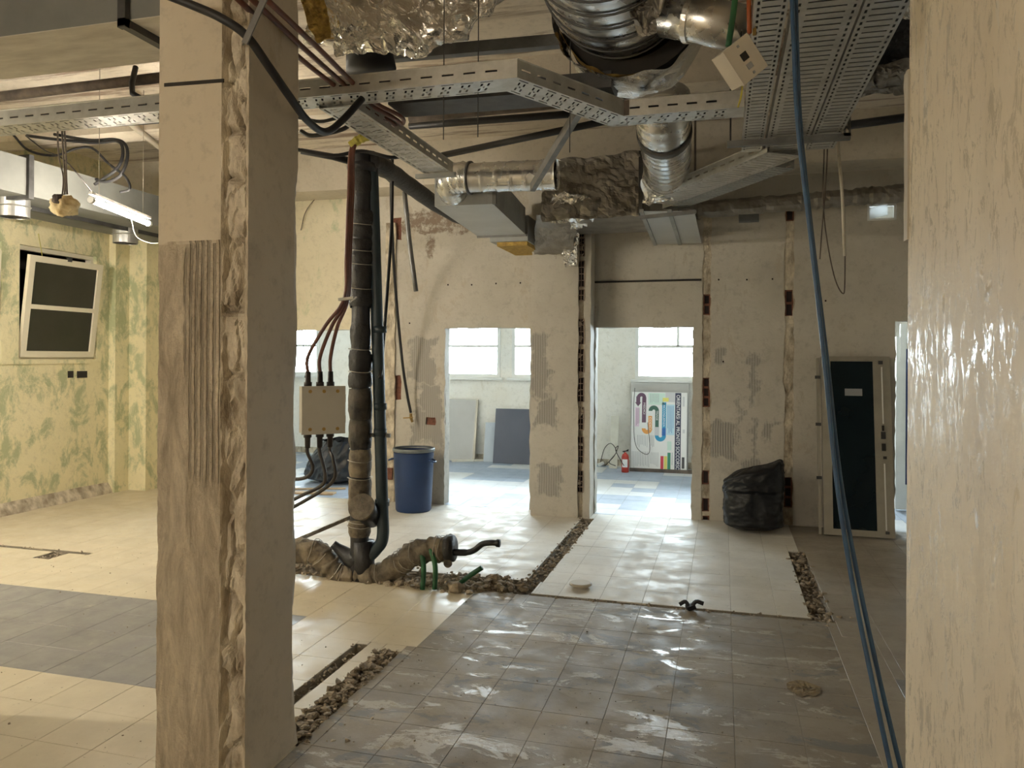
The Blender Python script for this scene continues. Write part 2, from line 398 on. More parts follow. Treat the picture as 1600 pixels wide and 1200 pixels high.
def flat(name, c, r=.5): 
    t = NT(name); return t.out(c, r)

# ------------------------------------------------------------------ STRUCTURE
XL, XR, YN, YB, ZC = -7.4, 3.2, -3.4, 12.25, 4.1
XBL = -8.8                                       # the back rooms reach further left
D0 = (-5.4, -4.275, -.2, 2.035); D1 = (-3.12, -2.10, -.2, 2.05); D2 = (-1.36, -.317, -.2, 2.05); D3 = (1.66, 2.75, -.2, 2.1)
# --- floors: ground, screed with chases, tiles
TR = [(-3.85,-1.34,5.40,5.74), (-1.45,-1.32,5.74,8.15), (-1.34,.72,5.39,5.445), (.57,.71,5.445,7.3),
      (-1.93,-1.80,3.02,4.15), (-2.11,-2.03,3.15,4.2), (-3.87,-3.78,5.74,8.42), (-6.9,-5.25,5.41,5.47), (-5.62,-5.45,5.2,5.41)]
mb = MB(); mb.box(XBL-.3, XR+.3, YN-.3, YB+.3, -.35, -.075); ground = struct(mb, 'floor_subbase', M['rubble'])
TS = .30; GX, GY = -.84, 5.445; GAP = .0021; TT = .010
def clip(r, cuts):
    out = [r]
    for c in cuts:
        nx = []
        for (a, b, d, e) in out:
            if c[0] >= b or c[1] <= a or c[2] >= e or c[3] <= d: nx.append((a,b,d,e)); continue
            if c[0] > a: nx.append((a, c[0], d, e))
            if c[1] < b: nx.append((c[1], b, d, e))
            lo, hi = max(a, c[0]), min(b, c[1])
            if c[2] > d: nx.append((lo, hi, d, c[2]))
            if c[3] < e: nx.append((lo, hi, c[3], e))
        out = nx
    return [q for q in out if q[1]-q[0] > .012 and q[3]-q[2] > .012]
def kind_of(x, y):
    if y > YF:
        n = nz(math.floor(x/.9)*3.1, math.floor(y/.6)*2.3+.5)
        return 't_blue' if n > .02 or (nz(x*4.3, y*5.1) > .33) else 't_white'
    if x < -2.07:
        if 3.44 < y < 4.56 and x < -2.6: return 't_grey'
        return 't_pale' if (y > 5.6 and x > -3.8) else 't_beige'
    if y > 5.445 and x < .64: return 't_pale'
    if x > .64: return 't_grey' if (.9 < x < 1.5 and y < 4.4 and random.random() < .5) else 't_dust'
    if y < 5.445: return 't_worn' if x > -1.86 else 't_beige'
    return 't_pale'
def make_floor(x0, x1, y0, y1, limit, score):
    s = MB(); s.holed(x0, x1, y0, y1, [t for t in TR], lambda u, v, w: (u, v, w), -.09, -.0021, step=.12, jit=.012)
    fl = struct(s, 'floor', M['screed'])
    ts = []
    i0, i1 = math.floor((x0-GX)/TS), math.ceil((x1-GX)/TS); j0, j1 = math.floor((y0-GY)/TS), math.ceil((y1-GY)/TS)
    for i in range(i0, i1):
        for j in range(j0, j1):
            r = (max(GX+i*TS, x0), min(GX+(i+1)*TS, x1), max(GY+j*TS, y0), min(GY+(j+1)*TS, y1))
            if r[1]-r[0] < .02 or r[3]-r[2] < .02: continue
            for q in clip(r, TR): ts.append(q)
    ts.sort(key=score)
    cache = {}; rest = MB(); rm = []
    for n, (a, b, c, d) in enumerate(ts):
        k = kind_of((a+b)/2, (c+d)/2); cx, cy = (a+b)/2, (c+d)/2; hx, hy = (b-a)/2-GAP/2, (d-c)/2-GAP/2
        dz = .0012*nz(cx*7, cy*7)
        if n < limit:
            key = (k, round(hx, 4), round(hy, 4))
            if key not in cache:
                e = .0010; me = bpy.data.meshes.new('tile')
                vv = [(-hx,-hy,-TT),(hx,-hy,-TT),(hx,hy,-TT),(-hx,hy,-TT),(-hx,-hy,-e),(hx,-hy,-e),(hx,hy,-e),(-hx,hy,-e),(-hx+e,-hy+e,0),(hx-e,-hy+e,0),(hx-e,hy-e,0),(-hx+e,hy-e,0)]
                ff = [(0,1,5,4),(1,2,6,5),(2,3,7,6),(3,0,4,7),(4,5,9,8),(5,6,10,9),(6,7,11,10),(7,4,8,11),(8,9,10,11)]
                me.from_pydata(vv, [], ff); me.materials.append(M[k]); cache[key] = me
            o = bpy.data.objects.new('tile', cache[key]); COL.objects.link(o); o.parent = fl; o.location = (cx, cy, dz)
            o.rotation_euler = (.003*nz(cx*3, cy*3, 5), .003*nz(cx*3, cy*3, 9), 0)
        else:
            if M[k] not in rm: rm.append(M[k])
            rest.box(cx-hx, cx+hx, cy-hy, cy+hy, -TT, dz, rm.index(M[k]))
    if rest.v: tag(rest.build('tile', rm, fl), kind='stuff')
    return fl
campt = lambda x, y: (math.hypot(x, y) + (50 if math.atan2(x, y) > .55 or math.atan2(x, y) < -.95 or y < 1.6 else 0))
sc = lambda q: campt((q[0]+q[1])/2, (q[2]+q[3])/2)
make_floor(-2.04, .90, YN, 8.42, 290, sc)
make_floor(XL, -2.04, YN, 8.42, 290, sc)
make_floor(.90, XR, YN, 8.42, 90, sc)
make_floor(XBL, XR, 8.42, YB, 260, lambda q: abs((q[2]+q[3])/2-8.4) + (0 if -4.6 < (q[0]+q[1])/2 < -.2 else 6))

# --- ceiling and beams
mb = MB(); mb.box(XBL-.2, XR+.2, YN-.2, YB+.2, ZC, ZC+.2); ceiling = struct(mb, 'ceiling', M['ceil'])
mb = MB(); mb.box(XL, XR, 7.95, 8.42, 3.62, ZC); b = mb.build('beam', M['side'], ceiling)
for y in (1.3, 5.9):
    mb = MB(); mb.box(XL, XR, y, y+.3, 3.78, ZC); mb.build('beam', M['ceil'], ceiling)

# --- far wall: brick core, plaster skin with chases, brick stubs
chase = [(*[W(p, 600, Y=YF).x for p in pr], W(1100, zt, Y=YF).z, W(1100, zb, Y=YF).z) for pr, zt, zb in (((1097,1110), 815, 340), ((1225,1240), 815, 330))]
def zf(py): return W(1100, py, Y=YF).z
mb = MB(); mb.holed(XBL, XR, 0, ZC, [D0, D1, D2, D3, (W(1355, 345, Y=YF).x, W(1400, 345, Y=YF).x, W(1355, 345, Y=YF).z, W(1400, 318, Y=YF).z)], lambda u, v, w: (u, w, v), YF+.035, YF+.16, step=.15, jit=.008)
wall_far = struct(mb, 'wall_far', M['far'])
patch_holes = []
for px0, px1, py0, py1 in ((613,627,340,375),(616,627,587,625),(666,680,652,664),(881,895,652,666)): 
    patch_holes.append((W(px0, py1, Y=YF).x, W(px1, py1, Y=YF).x, W(px0, py1, Y=YF).z, W(px0, py0, Y=YF).z))
hv = W(1355, 345, Y=YF); hw = W(1400, 318, Y=YF)
patch_holes.append((hv.x, hw.x, hv.z, hw.z))
mb = MB(); mb.holed(-4.24, 1.68, 0, 3.62, [D1, D2, D3]+chase+patch_holes, lambda u, v, w: (u, w, v), YF, YF+.036, step=.07, jit=.012)
mb.build('plaster_skin', M['far'], wall_far)
mb = MB(); mb.holed(XL, -4.24, 0, ZC, [D0], lambda u, v, w: (u, w, v), YF, YF+.036, step=.1, jit=.012)
mb.build('plaster_skin', M['leftback'], wall_far)
mb = MB(); mb.holed(1.68, XR, 0, 3.62, [D3], lambda u, v, w: (u, w, v), YF, YF+.036, step=.1, jit=.012)
mb.build('plaster_skin', M['far'], wall_far)
# fill of the chases: rough mortar with exposed bricks
strip_h = [[(460,492),(590,636),(735,757),(778,800),(806,826)], [(330,350),(455,495),(740,786)]]
for (a, b, z0, z1), hs in zip(chase, strip_h):
    holes = [(a+.008, b-.008, zf(q), zf(p)) for p, q in hs]
    holes.sort(key=lambda h: h[2])
    mb = MB(); mb.holed(a-.01, b+.01, z0-.0, z1, holes, lambda u, v, w: (u, w-.014*abs(nz(u*20, v*14)), v), YF+.012, YF+.036, step=.02, jit=.006)
    mb.build('mortar', M['pil_core'], wall_far)
    for (u0, u1, v0, v1) in holes:
        mb = MB(); n = max(1, int(round((v1-v0)/.12)))
        hh = [(u0+.012, u1-.012, v0+(v1-v0)*k/n+.012, v0+(v1-v0)*(k+1)/n-.012) for k in range(n)]
        mb.holed(u0-.004, u1+.004, v0-.004, v1+.004, hh, lambda u, v, w: (u, w, v), YF+.022, YF+.037)
        o = mb.build('brick', M['brick'], wall_far)
        mb = MB(); mb.box(u0, u1, YF+.0335, YF+.0365, v0, v1); mb.build('cavity', M['brickhole'], o)
for k, (u0, u1, v0, v1) in enumerate(patch_holes[:4]):
    mb = MB(); mb.box(u0-.005, u1+.005, YF+.022, YF+.037, v0-.005, v1+.005); mb.build('brick', M['brick'] if k != 3 else M['brickhole'], wall_far)
# pier with torn-off partition between the two open doorways
PY = 8.14
px0, px1 = -2.02, -1.50
mb = MB(); mb.holed(px0, px1, 0, 3.62, [], lambda u, v, w: (u + (.012*nz(v*8, w*3) if u in (px0, px1) else 0), w, v), PY, YF+.01, step=.06)
pier = mb.build('pier', M['far'], wall_far)
mb = MB(); mb.holed(-1.445, -1.37, 0, 3.62, [], lambda u, v, w: (u + .006*nz(v*9, u*7), w, v), PY+.02, YF+.01, step=.06); mb.build('plaster_skin', M['far'], wall_far)
zb_ = [(350,370),(372,400),(407,448),(452,470),(498,538),(545,582),(590,628),(636,672),(683,724),(736,770)]
mb = MB(); mb.holed(-1.51, -1.44, 0, 3.3, [], lambda u, v, w: (u, w-.03*abs(nz(v*11, u*9)), v), PY+.05, YF+.01, step=.03); mb.build('mortar', M['pil_core'], wall_far)
for (ya, yb) in zb_:
    z1, z0 = W(911, ya, Y=PY).z, W(911, yb, Y=PY).z; u0, u1 = -1.515, -1.435
    rows = max(1, int(round((z1-z0)/.065)))
    hh = [(u0+.005+(c*.036), u0+.005+c*.036+.033, z0+(z1-z0)*r/rows+.003, z0+(z1-z0)*(r+1)/rows-.003) for c in range(2) for r in range(rows)]
    mb = MB(); mb.holed(u0, u1, z0, z1, hh, lambda u, v, w: (u+.004*nz(v*20), w, v), PY+.012, PY+.048)
    o = mb.build('brick', M['brick_pale'], wall_far)
    mb = MB(); mb.box(u0+.004, u1-.004, PY+.040, PY+.046, z0+.004, z1-.004); mb.build('cavity', M['brickhole'], o)
for a_, b_ in ((700,445),(737,445),(775,443),(813,442),(1123,437),(1167,437),(1207,436),(640,505),(1130,565),(1290,470)):
    q_ = W(a_, b_, Y=YF); mb = MB(); mb.box(q_.x-.008, q_.x+.008, YF-.002, YF+.002, q_.z-.009, q_.z+.009); mb.build('nail_hole', M['brickhole'], wall_far)
# stub of a removed partition left of door 1 (edge of torn plaster)
sx = W(611, 500, Y=YF).x
mb = MB(); mb.holed(sx-.06, sx+.06, 0, 3.3, [], lambda u, v, w: (u+.012*nz(v*7, u*9), w-.03*abs(nz(v*9, u*13)), v), YF-.022, YF+.01, step=.03); mb.build('mortar', M['pil_core'], wall_far)
z1, z0 = W(605, 730, Y=YF).z, W(605, 748, Y=YF).z
mb = MB(); mb.box(sx-.05, sx+.05, YF-.06, YF+.02, z0, z1); mb.build('brick', M['brick'], wall_far)

# --- left room walls with openings for the windows
WL1 = (6.66, 7.74, 1.66, 2.92); WL0 = (5.2, 6.44, 1.66, 2.92)
mb = MB(); mb.holed(YN, YF, 0, ZC, [WL1, WL0], lambda u, v, w: (w, u, v), XL-.16, XL, step=.2, jit=.01)
wall_left = struct(mb, 'wall_left', M['left'])
mb = MB(); mb.box(XL-.02, XL+.10, 7.93, 8.43, 0, 3.62); mb.build('pilaster', M['left'], wall_left)
mb = MB(); mb.box(XL+.10, XL+.36, 8.16, 8.43, 0, 3.62); mb.build('pilaster', M['left'], wall_left)
mb = MB(); mb.box(XL-.3, XL+.02, WL0[0]-.2, WL1[1]+.03, WL1[2]-.05, WL1[2]); mb.build('sill', M['left'], wall_left)
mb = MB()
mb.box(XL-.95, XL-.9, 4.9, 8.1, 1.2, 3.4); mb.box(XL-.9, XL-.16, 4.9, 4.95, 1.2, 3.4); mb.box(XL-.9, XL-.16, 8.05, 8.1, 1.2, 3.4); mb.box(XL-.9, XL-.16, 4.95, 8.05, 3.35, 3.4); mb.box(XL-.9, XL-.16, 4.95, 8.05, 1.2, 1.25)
mb.build('sky_blocker', M['dot'], wall_left)  # added dark box, hides the sky behind the left windows
mb = MB(); mb.grid(60, 4, lambda u, v: (XL+.07*(1-v)+.02*abs(nz(u*30, v*3)), YN+(YF-YN)*u, .13*v+.012*nz(u*40, v*5)))
base = struct(mb, 'baseboard_left', M['pil_core'])
def hole(p, w, h, mat=M['dot'], wall=wall_left, X=XL):
    m_ = MB(); m_.box(X-.02, X+.006, p.y-w/2, p.y+w/2, p.z-h/2, p.z+h/2); return m_.build('socket_box', mat, wall)
hole(W(110, 585, X=XL), .08, .08); hole(W(128, 585, X=XL), .15, .08)
p = W(214, 490, Y=YF); mb = MB(); mb.holed(p.x-.06, p.x+.06, p.z-.15, p.z+.15, [(p.x-.04,p.x+.03,p.z+.06,p.z+.12),(p.x-.04,p.x+.04,p.z-.03,p.z+.03),(p.x-.03,p.x+.04,p.z-.12,p.z-.06)], lambda u, v, w: (u, w, v), YF-.004, YF+.03, step=.03, jit=.012)
o = mb.build('brick', M['brick'], wall_far); mb = MB(); mb.box(p.x-.05, p.x+.05, YF-.001, YF+.02, p.z-.13, p.z+.13); mb.build('cavity', M['brickhole'], o)

# --- walls out of sight that close the room, right wall beside the camera
mb = MB(); mb.box(XBL, XR, YN-.15, YN, 0, ZC); struct(mb, 'wall_near', M['side'])
mb = MB(); mb.box(XR, XR+.15, YN, YB, 0, ZC); struct(mb, 'wall_far_right', M['back'])
mb = MB(); mb.box(-4.26, -4.10, YN, 2.755, 0, ZC); struct(mb, 'wall_near_left', M['side'])
RX, RY = .62, 2.95
mb = MB(); mb.holed(YN, RY, 0, ZC, [], lambda u, v, w: (w, u + (.010*nz(v*7, w*5)+.005*nz(v*30, w) if u > RY-.01 else 0), v), RX, RX+.16, step=.08)
wall_right = struct(mb, 'wall_right', M['right'])
# torn edge strip at its corner
mb = MB(); z0, z1 = W(1424, 372, X=RX).z, W(1424, 105, X=RX).z
mb.holed(RY-.01, RY+.045, z0, z1, [], lambda u, v, w: (w-.004*abs(nz(v*9, u*30)), u+(.012*nz(v*8)+.006*nz(v*33) if u > RY else 0), v), RX-.006, RX+.05, step=.02); mb.build('torn_plaster_edge', M['cream'], wall_right)
mb = MB(); mb.grid(14, 14, lambda u, v: (RX-.03+.05*nz(u*5, v*5), RY-.03+.09*u+.03*nz(u*4, v*4, 3), 3.12+.3*v+.05*nz(u*6, v*3, 8))); mb.build('insulation_scrap', M['wool'], wall_right)

# --- pillar with its chipped corner
CX0, CX1, CY0, CY1 = -2.255, -1.83, 2.68, 3.05
prof = []
for k in range(15): prof.append((CX0+(CX1-.127-CX0)*k/14, CY0, 'f'))
for k in range(1, 23): prof.append((CX1-.127+.127*k/22, CY0, 'c'))
for k in range(1, 15): prof.append((CX1, CY0+(CY1-CY0)*k/14, 'e'))
for k in range(1, 5): prof.append((CX1+(CX0-CX1)*k/4, CY1, 'b'))
for k in range(1, 4): prof.append((CX0, CY1+(CY0-CY1)*k/4, 'b'))
mb = MB(); nzr = 330; npf = len(prof); ZS = 2.18
for j in range(nzr+1):
    z = ZC*j/nzr
    for k, (x, y, t) in enumerate(prof):
        if t == 'c':
            q = (x-(CX1-.127))/.127
            e0 = .03+.05*nz(z*5, 1.1)+.03*nz(z*19, 4); e1 = .93-.10*abs(nz(z*4, 7.7))-.05*nz(z*17, 2)
            ins = max(0, min(1, (q-e0)/.05))*max(0, min(1, (e1-q)/.05))
            vd = noise.voronoi(Vector((x*10+.4*nz(z*6), 0, z*4.2)))[0]; cell = noise.cell(Vector((vd[0]*0+math.floor(x*10), 1, math.floor(z*4.2+.8*nz(x*9, z*3)))))
            lv = math.floor((.5+.5*nz(x*13, z*4.4)+.35*nz(x*5, z*1.3, 4))*4)/4
            crev = max(0, .14-(vd[1]-vd[0]))/.14
            d = ins*(.006+.03*crev+.034*max(0, lv)+.030*min(.5, vd[0])+.007*nz(x*50, z*30, 3))
            y += d
            if q > .9: x -= .006*abs(nz(z*14, 9))
        if t == 'e':
            q = (y-CY0)/(CY1-CY0)
            if q > .93: x -= .02*max(0, nz(z*3.1, 2.2)+.15)+.006*abs(nz(z*16, 5)); y -= .016*max(0, nz(z*3.1, 2.2))
            if z < .12: x += .018*(1-z/.12)
        if t == 'f' and z < ZS: y += .006*nz(x*9, z*4)+.004+.004*nz(x*40, z*30); 
        if t == 'f' and k == 0: x -= .008*nz(z*6, 3)*(z < ZS)
        mb.v.append(Vector((x, y, z)))
for j in range(nzr):
    zc_ = ZC*(j+.5)/nzr
    for k in range(npf):
        k2 = (k+1) % npf; t = prof[k2][2] if k2 else 'b'
        m = {'f': (1 if zc_ < ZS+.03*nz(prof[k][0]*9, 3) else 0), 'c': 3, 'e': 2, 'b': 2}[t]
        mb.face((j*npf+k, j*npf+k2, (j+1)*npf+k2, (j+1)*npf+k), m)
pillar = struct(mb, 'wall_pillar', [M['pil_up'], M['pil_rough'], M['pil_east'], M['pil_core']])
a, b = W(258, 133, Y=CY0), W(350, 126, Y=CY0)
mb = MB(); mb.bar(a+Vector((-.002,-.001,0)), b+Vector((0,-.001,0)), .006, .014); mb.build('slot', M['dot'], pillar)

# --- back rooms
def back_window(i, x0, x1, z0=1.38, z1=2.66, ztr=1.90, mull=()):
    w = thing('window_%d' % i, ((x0+x1)/2, YB, z0), None, None, kind='structure')
    f = .055; m_ = MB(); m_.holed(x0, x1, z0, z1, [(x0+f, x1-f, z0+f, z1-f)], lambda u, v, w_: (u, w_, v), YB-.02, YB+.05); m_.build('window_frame', M['white'], w)
    m_ = MB(); m_.box(x0+f, x1-f, YB-.01, YB+.035, ztr-.022, ztr+.022); m_.build('transom', M['white'], w)
    xs = [x0+f]+list(mull)+[x1-f]
    for q in mull: m_ = MB(); m_.box(q-.02, q+.02, YB-.01, YB+.03, ztr, z1-f); m_.build('mullion', M['white'], w)
    for a_, b_ in ((z0+f, ztr-.022), (ztr+.022, z1-f)):
        m_ = MB(); m_.box(x0+f, x1-f, YB+.010, YB+.014, a_, b_); m_.build('pane', M['glass'], w)
    m_ = MB(); m_.box(x0-.06, x1+.06, YB-.10, YB+.0, z0-.04, z0); m_.build('window_sill', M['white'], w)
    pl = bpy.data.lights.new('portal', 'AREA'); pl.shape = 'RECTANGLE'; pl.size = x1-x0; pl.size_y = z1-z0; pl.cycles.is_portal = True
    po = bpy.data.objects.new('portal', pl); COL.objects.link(po); po.location = ((x0+x1)/2, YB+.12, (z0+z1)/2); po.rotation_euler = (-PI/2, 0, 0)
    return w
WB = [(-4.86,-3.56), (-3.36,-2.08), (-8.1,-6.9), (-1.34,.06), (.5,1.9), (-6.5,-5.2)]
mb = MB(); mb.holed(XBL, XR, 0, ZC, [(a, b, 1.38, 2.66) for a, b in WB], lambda u, v, w: (u, w, v), YB, YB+.2)
wall_back = struct(mb, 'wall_back', M['back'])
for i, (a, b) in enumerate(WB): back_window(i+1, a, b, mull=((-.68,) if i == 3 else ()))
mb = MB(); mb.box(XBL-.15, XBL, YF+.16, YB, 0, ZC); struct(mb, 'wall_back_left', M['back'])
p = W(505, 600, Y=10.6); mb = MB(); mb.box(p.x+.1, p.x+.55, 10.7, 11.1, 0, ZC); struct(mb, 'wall_back_pillar', M['back'])
mb = MB(); mb.box(XBL, XR, YB-.015, YB, 0, .10); struct(mb, 'baseboard_back', M['pil_core'])
# ------------------------------------------------------------------ LEFT WINDOWS
def tilted_window(i, y0, y1, z0, z1, tilt):
    w = thing('window_%d' % i, (XL-.08, (y0+y1)/2, z0), None, None, kind='structure')
    f = .05; m_ = MB(); m_.holed(y0, y1, z0, z1, [(y0+f, y1-f, z0+f, z1-f)], lambda u, v, ww: (ww, u, v), XL-.13, XL-.05); m_.build('window_frame', M['sashwhite'], w)
    R = Matrix.Rotation(tilt, 3, 'Y'); piv = Vector((XL-.06, (y0+y1)/2, z0+.03))
    def tf(u, v, ww): return piv + R @ Vector((ww, u-(y0+y1)/2, v-z0-.03))
    a0, a1, b0, b1 = y0+.03, y1-.03, z0+.03, z1-.10; g = .07; mid = (b0+b1)/2
    m_ = MB(); m_.holed(a0, a1, b0, b1, [(a0+g, a1-g, b0+g, mid-.025), (a0+g, a1-g, mid+.025, b1-g)], tf, 0, .045); sash = m_.build('sash', M['sashwhite'], w)
    for c, d in ((b0+g, mid-.025), (mid+.025, b1-g)):
        m_ = MB(); m_.slab([a0+g-.005, a1-g+.005], [c-.005, d+.005], lambda i, j: True, tf, .015, .022); m_.build('pane', M['nightglass'], sash)
    m_ = MB(); m_.slab([(a0+a1)/2-.02, (a0+a1)/2+.02], [b1-.02, b1+.03], lambda i, j: True, tf, .03, .07); m_.build('catch', M['iron'], sash)
    return w
tilted_window(7, *WL1, math.radians(7)); tilted_window(8, *WL0, math.radians(3))

# ------------------------------------------------------------------ PIPES AND DRAINS
SX, SY = -2.70, 5.42
root = thing('soil_stack', (SX, SY, -.07), 'tall black soil stack wrapped in tarred bands rising from the rubble trench', 'pipe')
def zs(py): return W(572, py, Y=SY).z
top = zs(238)
mb = MB(); prof = []
for k in range(150):
    z = -.05+(top+.05)*k/149; prof.append((.072+.004*nz(z*9, 2), z))
mb.lathe((SX, SY, 0), prof+[(0, top)], 20); mb.build('stack_pipe', M['tar'], root, True)
for (ya, yb, r, mt) in ((262,305,.080,'wrap_dk'),(330,352,.092,'wrap_dk'),(353,372,.087,'wrap_dk'),(374,392,.090,'wrap_dk'),(394,413,.092,'wrap_dk'),(415,450,.090,'wrap_dk'),(452,480,.094,'wrap_dk'),(505,545,.080,'wrap_dk'),(548,580,.088,'wrap_dk'),(582,605,.090,'wrap_dk'),(607,655,.092,'wrap_mid'),(656,700,.090,'wrap_mid'),(702,745,.088,'wrap'),(747,800,.090,'wrap'),(812,838,.086,'wrap')):
    z0, z1 = zs(yb), zs(ya); n = max(4, int((z1-z0)/.014)); mb = MB(); base_i = 20
    def fn(u, v):
        z = z0+(z1-z0)*v; th = 2*PI*u; e = min(v, 1-v)*4
        rr = r*(1+.09*nz(math.cos(th)*1.5, math.sin(th)*1.5, z*9)+.06*nz(math.cos(th)*4, math.sin(th)*4, z*25)) - .009*max(0, 1-e)
        return (SX+rr*math.cos(th), SY+rr*math.sin(th), z+.012*nz(math.cos(th), math.sin(th), z*3)*(1 if 0 < v < 1 else 1))
    mb.grid(22, n, fn); mb.build('pipe_wrap', M[mt], root, True)
for py in (352, 393, 414, 452, 546, 581, 720, 747, 815, 822):
    z = zs(py); mb = MB(); mb.tube([(SX+.094*math.cos(a*PI/9), SY+.094*math.sin(a*PI/9), z+.006*math.sin(a*.7)) for a in range(19)], .003, 5); mb.build('tie_wire', M['wire'], root)
# capped inspection branch
c = W(565, 792, Y=SY-.20); d = (W(580, 806, Y=SY)-c).normalized()
mb = MB(); mb.tube([c, c+d*.10, c+d*.26], .085, 20); mb.build('inspection_branch', M['tar'], root, True)
mb = MB(); mb.tube([c-d*.012, c+d*.014], .100, 24); mb.build('inspection_cap', M['wrap'], root)
# thinner vertical pipe joined at the foot by an elbow
SP = spl([W(581, 246, Y=SY+.05), W(586, 400, Y=SY+.05), W(592, 600, Y=SY+.03), W(597, 780, Y=SY+.01), W(598, 838, Y=SY), W(588, 858, Y=SY), W(570, 876, Y=SY)], 8)
mb = MB(); mb.tube(SP, .047, 14); side = mb.build('side_pipe', M['teal'], root, True)
for py, r in ((640,.051),(680,.051),(790,.056),(520,.051)):
    a = W(594 if py < 700 else 597, py, Y=SY+.02); mb = MB(); mb.tube([a, a+Vector((0,0,.05))], r, 14); mb.build('collar', M['teal'], side, True)
a = W(593, 680, Y=SY+.02); mb = MB(); mb.bar(a+Vector((-.10,0,0)), a+Vector((.09,0,0)), .02, .03); mb.build('clamp', M['strut'], side)
# wrapped branches in the trench
def wrapped(name, pts, r, mat, wires, seed, n=12):
    P = spl(pts, n); mb = MB()
    mb.tube(P, [r*(1+.16*nz(i*.45, seed)) for i in range(len(P))], 26)
    c0 = list(mb.v)
    for i, v in enumerate(mb.v): mb.v[i] = v+Vector((nz(v.x*14, v.y*14, v.z*14), nz(v.x*14+5, v.y*14, v.z*14), nz(v.x*14, v.y*14+7, v.z*14)))*.026+Vector((nz(v.x*38, v.y*38, v.z*38), 0, nz(v.x*38+3, v.y*38, v.z*38)))*.010
    o = mb.build(name, mat, root, True)
    for k in wires:
        i = int(k*(len(P)-2)); t = (P[i+1]-P[i]).normalized(); a_ = t.cross(Vector((0,1,0))).normalized(); b_ = t.cross(a_)
        mb = MB(); mb.tube([P[i]+(a_*math.cos(q*PI/8)+b_*math.sin(q*PI/8))*(r*1.1)+t*.012*math.sin(q) for q in range(17)], .0035, 5); mb.build('tie_wire', M['wire'], o)
    return o
wrapped('branch_pipe', [W(560, 897, Y=SY), W(590, 900, Y=SY), W(622, 882, Y=SY), W(648, 864, Y=SY), W(680, 858, Y=SY), W(706, 857, Y=SY)], .088, M['wrap'], (.25,.45,.5,.62,.86,.9), 3)
wrapped('branch_pipe', [W(556, 900, Y=SY), W(535, 900, Y=SY), W(517, 885, Y=SY), W(500, 866, Y=SY), W(478, 860, Y=SY), W(440, 864, Y=SY)], .092, M['wrap'], (.2,.3,.55,.7), 9)
mb = MB(); P = [W(520, 850, Y=SY-.02), W(535, 862, Y=SY), W(552, 874, Y=SY), W(568, 870, Y=SY)]; mb.tube(spl(P, 5), [.032,.034,.036,.04,.045,.05,.055,.06,.065,.07,.072,.075,.075,.075,.075,.075], 14); mb.build('broken_stub', M['tar'], root, True)
mb = MB(); mb.tube([W(568, 845, Y=SY), W(568, 905, Y=SY)], .085, 18); mb.build('foot_joint', M['tar'], root, True)
mb = MB(); mb.tube([W(698, 857, Y=SY), W(709, 857, Y=SY)], .098, 18); mb.build('end_collar', M['wrap_dk'], root, True)
mb = MB(); P = spl([W(708, 863, Y=SY), W(730, 863, Y=SY), W(742, 859, Y=SY), W(754, 850, Y=SY), W(768, 848, Y=SY), W(781, 849, Y=SY)], 6); mb.tube(P, [.026]*6+[.022]*(len(P)-12)+[.022,.022,.022,.030,.030,.030], 12); mb.build('outlet_spout', M['tar'], root, True)
p = W(700, 880, Y=SY-.06); mb = MB(); mb.lathe(p, [(0,-.01),(.032,-.01),(.032,.006),(0,.006)], 16, 'Y'); mb.build('hanging_cap', M['wrap'], root)
# upper end: pipe running on to the far wall, flanges
P = spl([W(575, 250, Y=SY), W(600, 262, Y=5.7), W(640, 290, Y=6.4), W(700, 330, Y=7.4), W(770, 358, Y=8.3)], 6)
mb = MB(); mb.tube(P, [.075+.015*nz(i*.6) for i in range(len(P))], 16); mb.build('upper_pipe', M['wrap_dk'], root, True)
P = [W(470, 236, Y=SY-.3), W(520, 245, Y=SY-.15), W(560, 255, Y=SY)]; mb = MB(); mb.tube(P, [.022,.025,.03], 14); mb.build('upper_branch', M['tar'], root, True)
mb = MB(); z = zs(262); mb.lathe((SX, SY, z), [(0,-.03),(.11,-.03),(.115,0),(.11,.03),(0,.03)], 20); mb.build('flange', M['tar'], root, True)

for i, (pts, lab) in enumerate((([W(657, 858, Y=SY-.06), W(662, 885, Y=SY-.10), W(660, 921, Y=SY-.12)], 'left of two short green pipes under the wrapped drain branch'),
                   ([W(673, 858, Y=SY-.06), W(680, 885, Y=SY-.10), W(679, 921, Y=SY-.12)], 'right of two short green pipes under the wrapped drain branch'),
                   ([W(716, 914, Y=SY+.02), W(733, 900, Y=SY+.02), W(753, 887, Y=SY+.02)], 'loose green pipe end sticking up at a slant from the rubble'))):
    mb = MB(); mb.tube(spl(pts, 5), .019, 10); single(mb, 'green_pipe', M['greenp'], lab, 'pipe', 'green pipes in the trench', True)

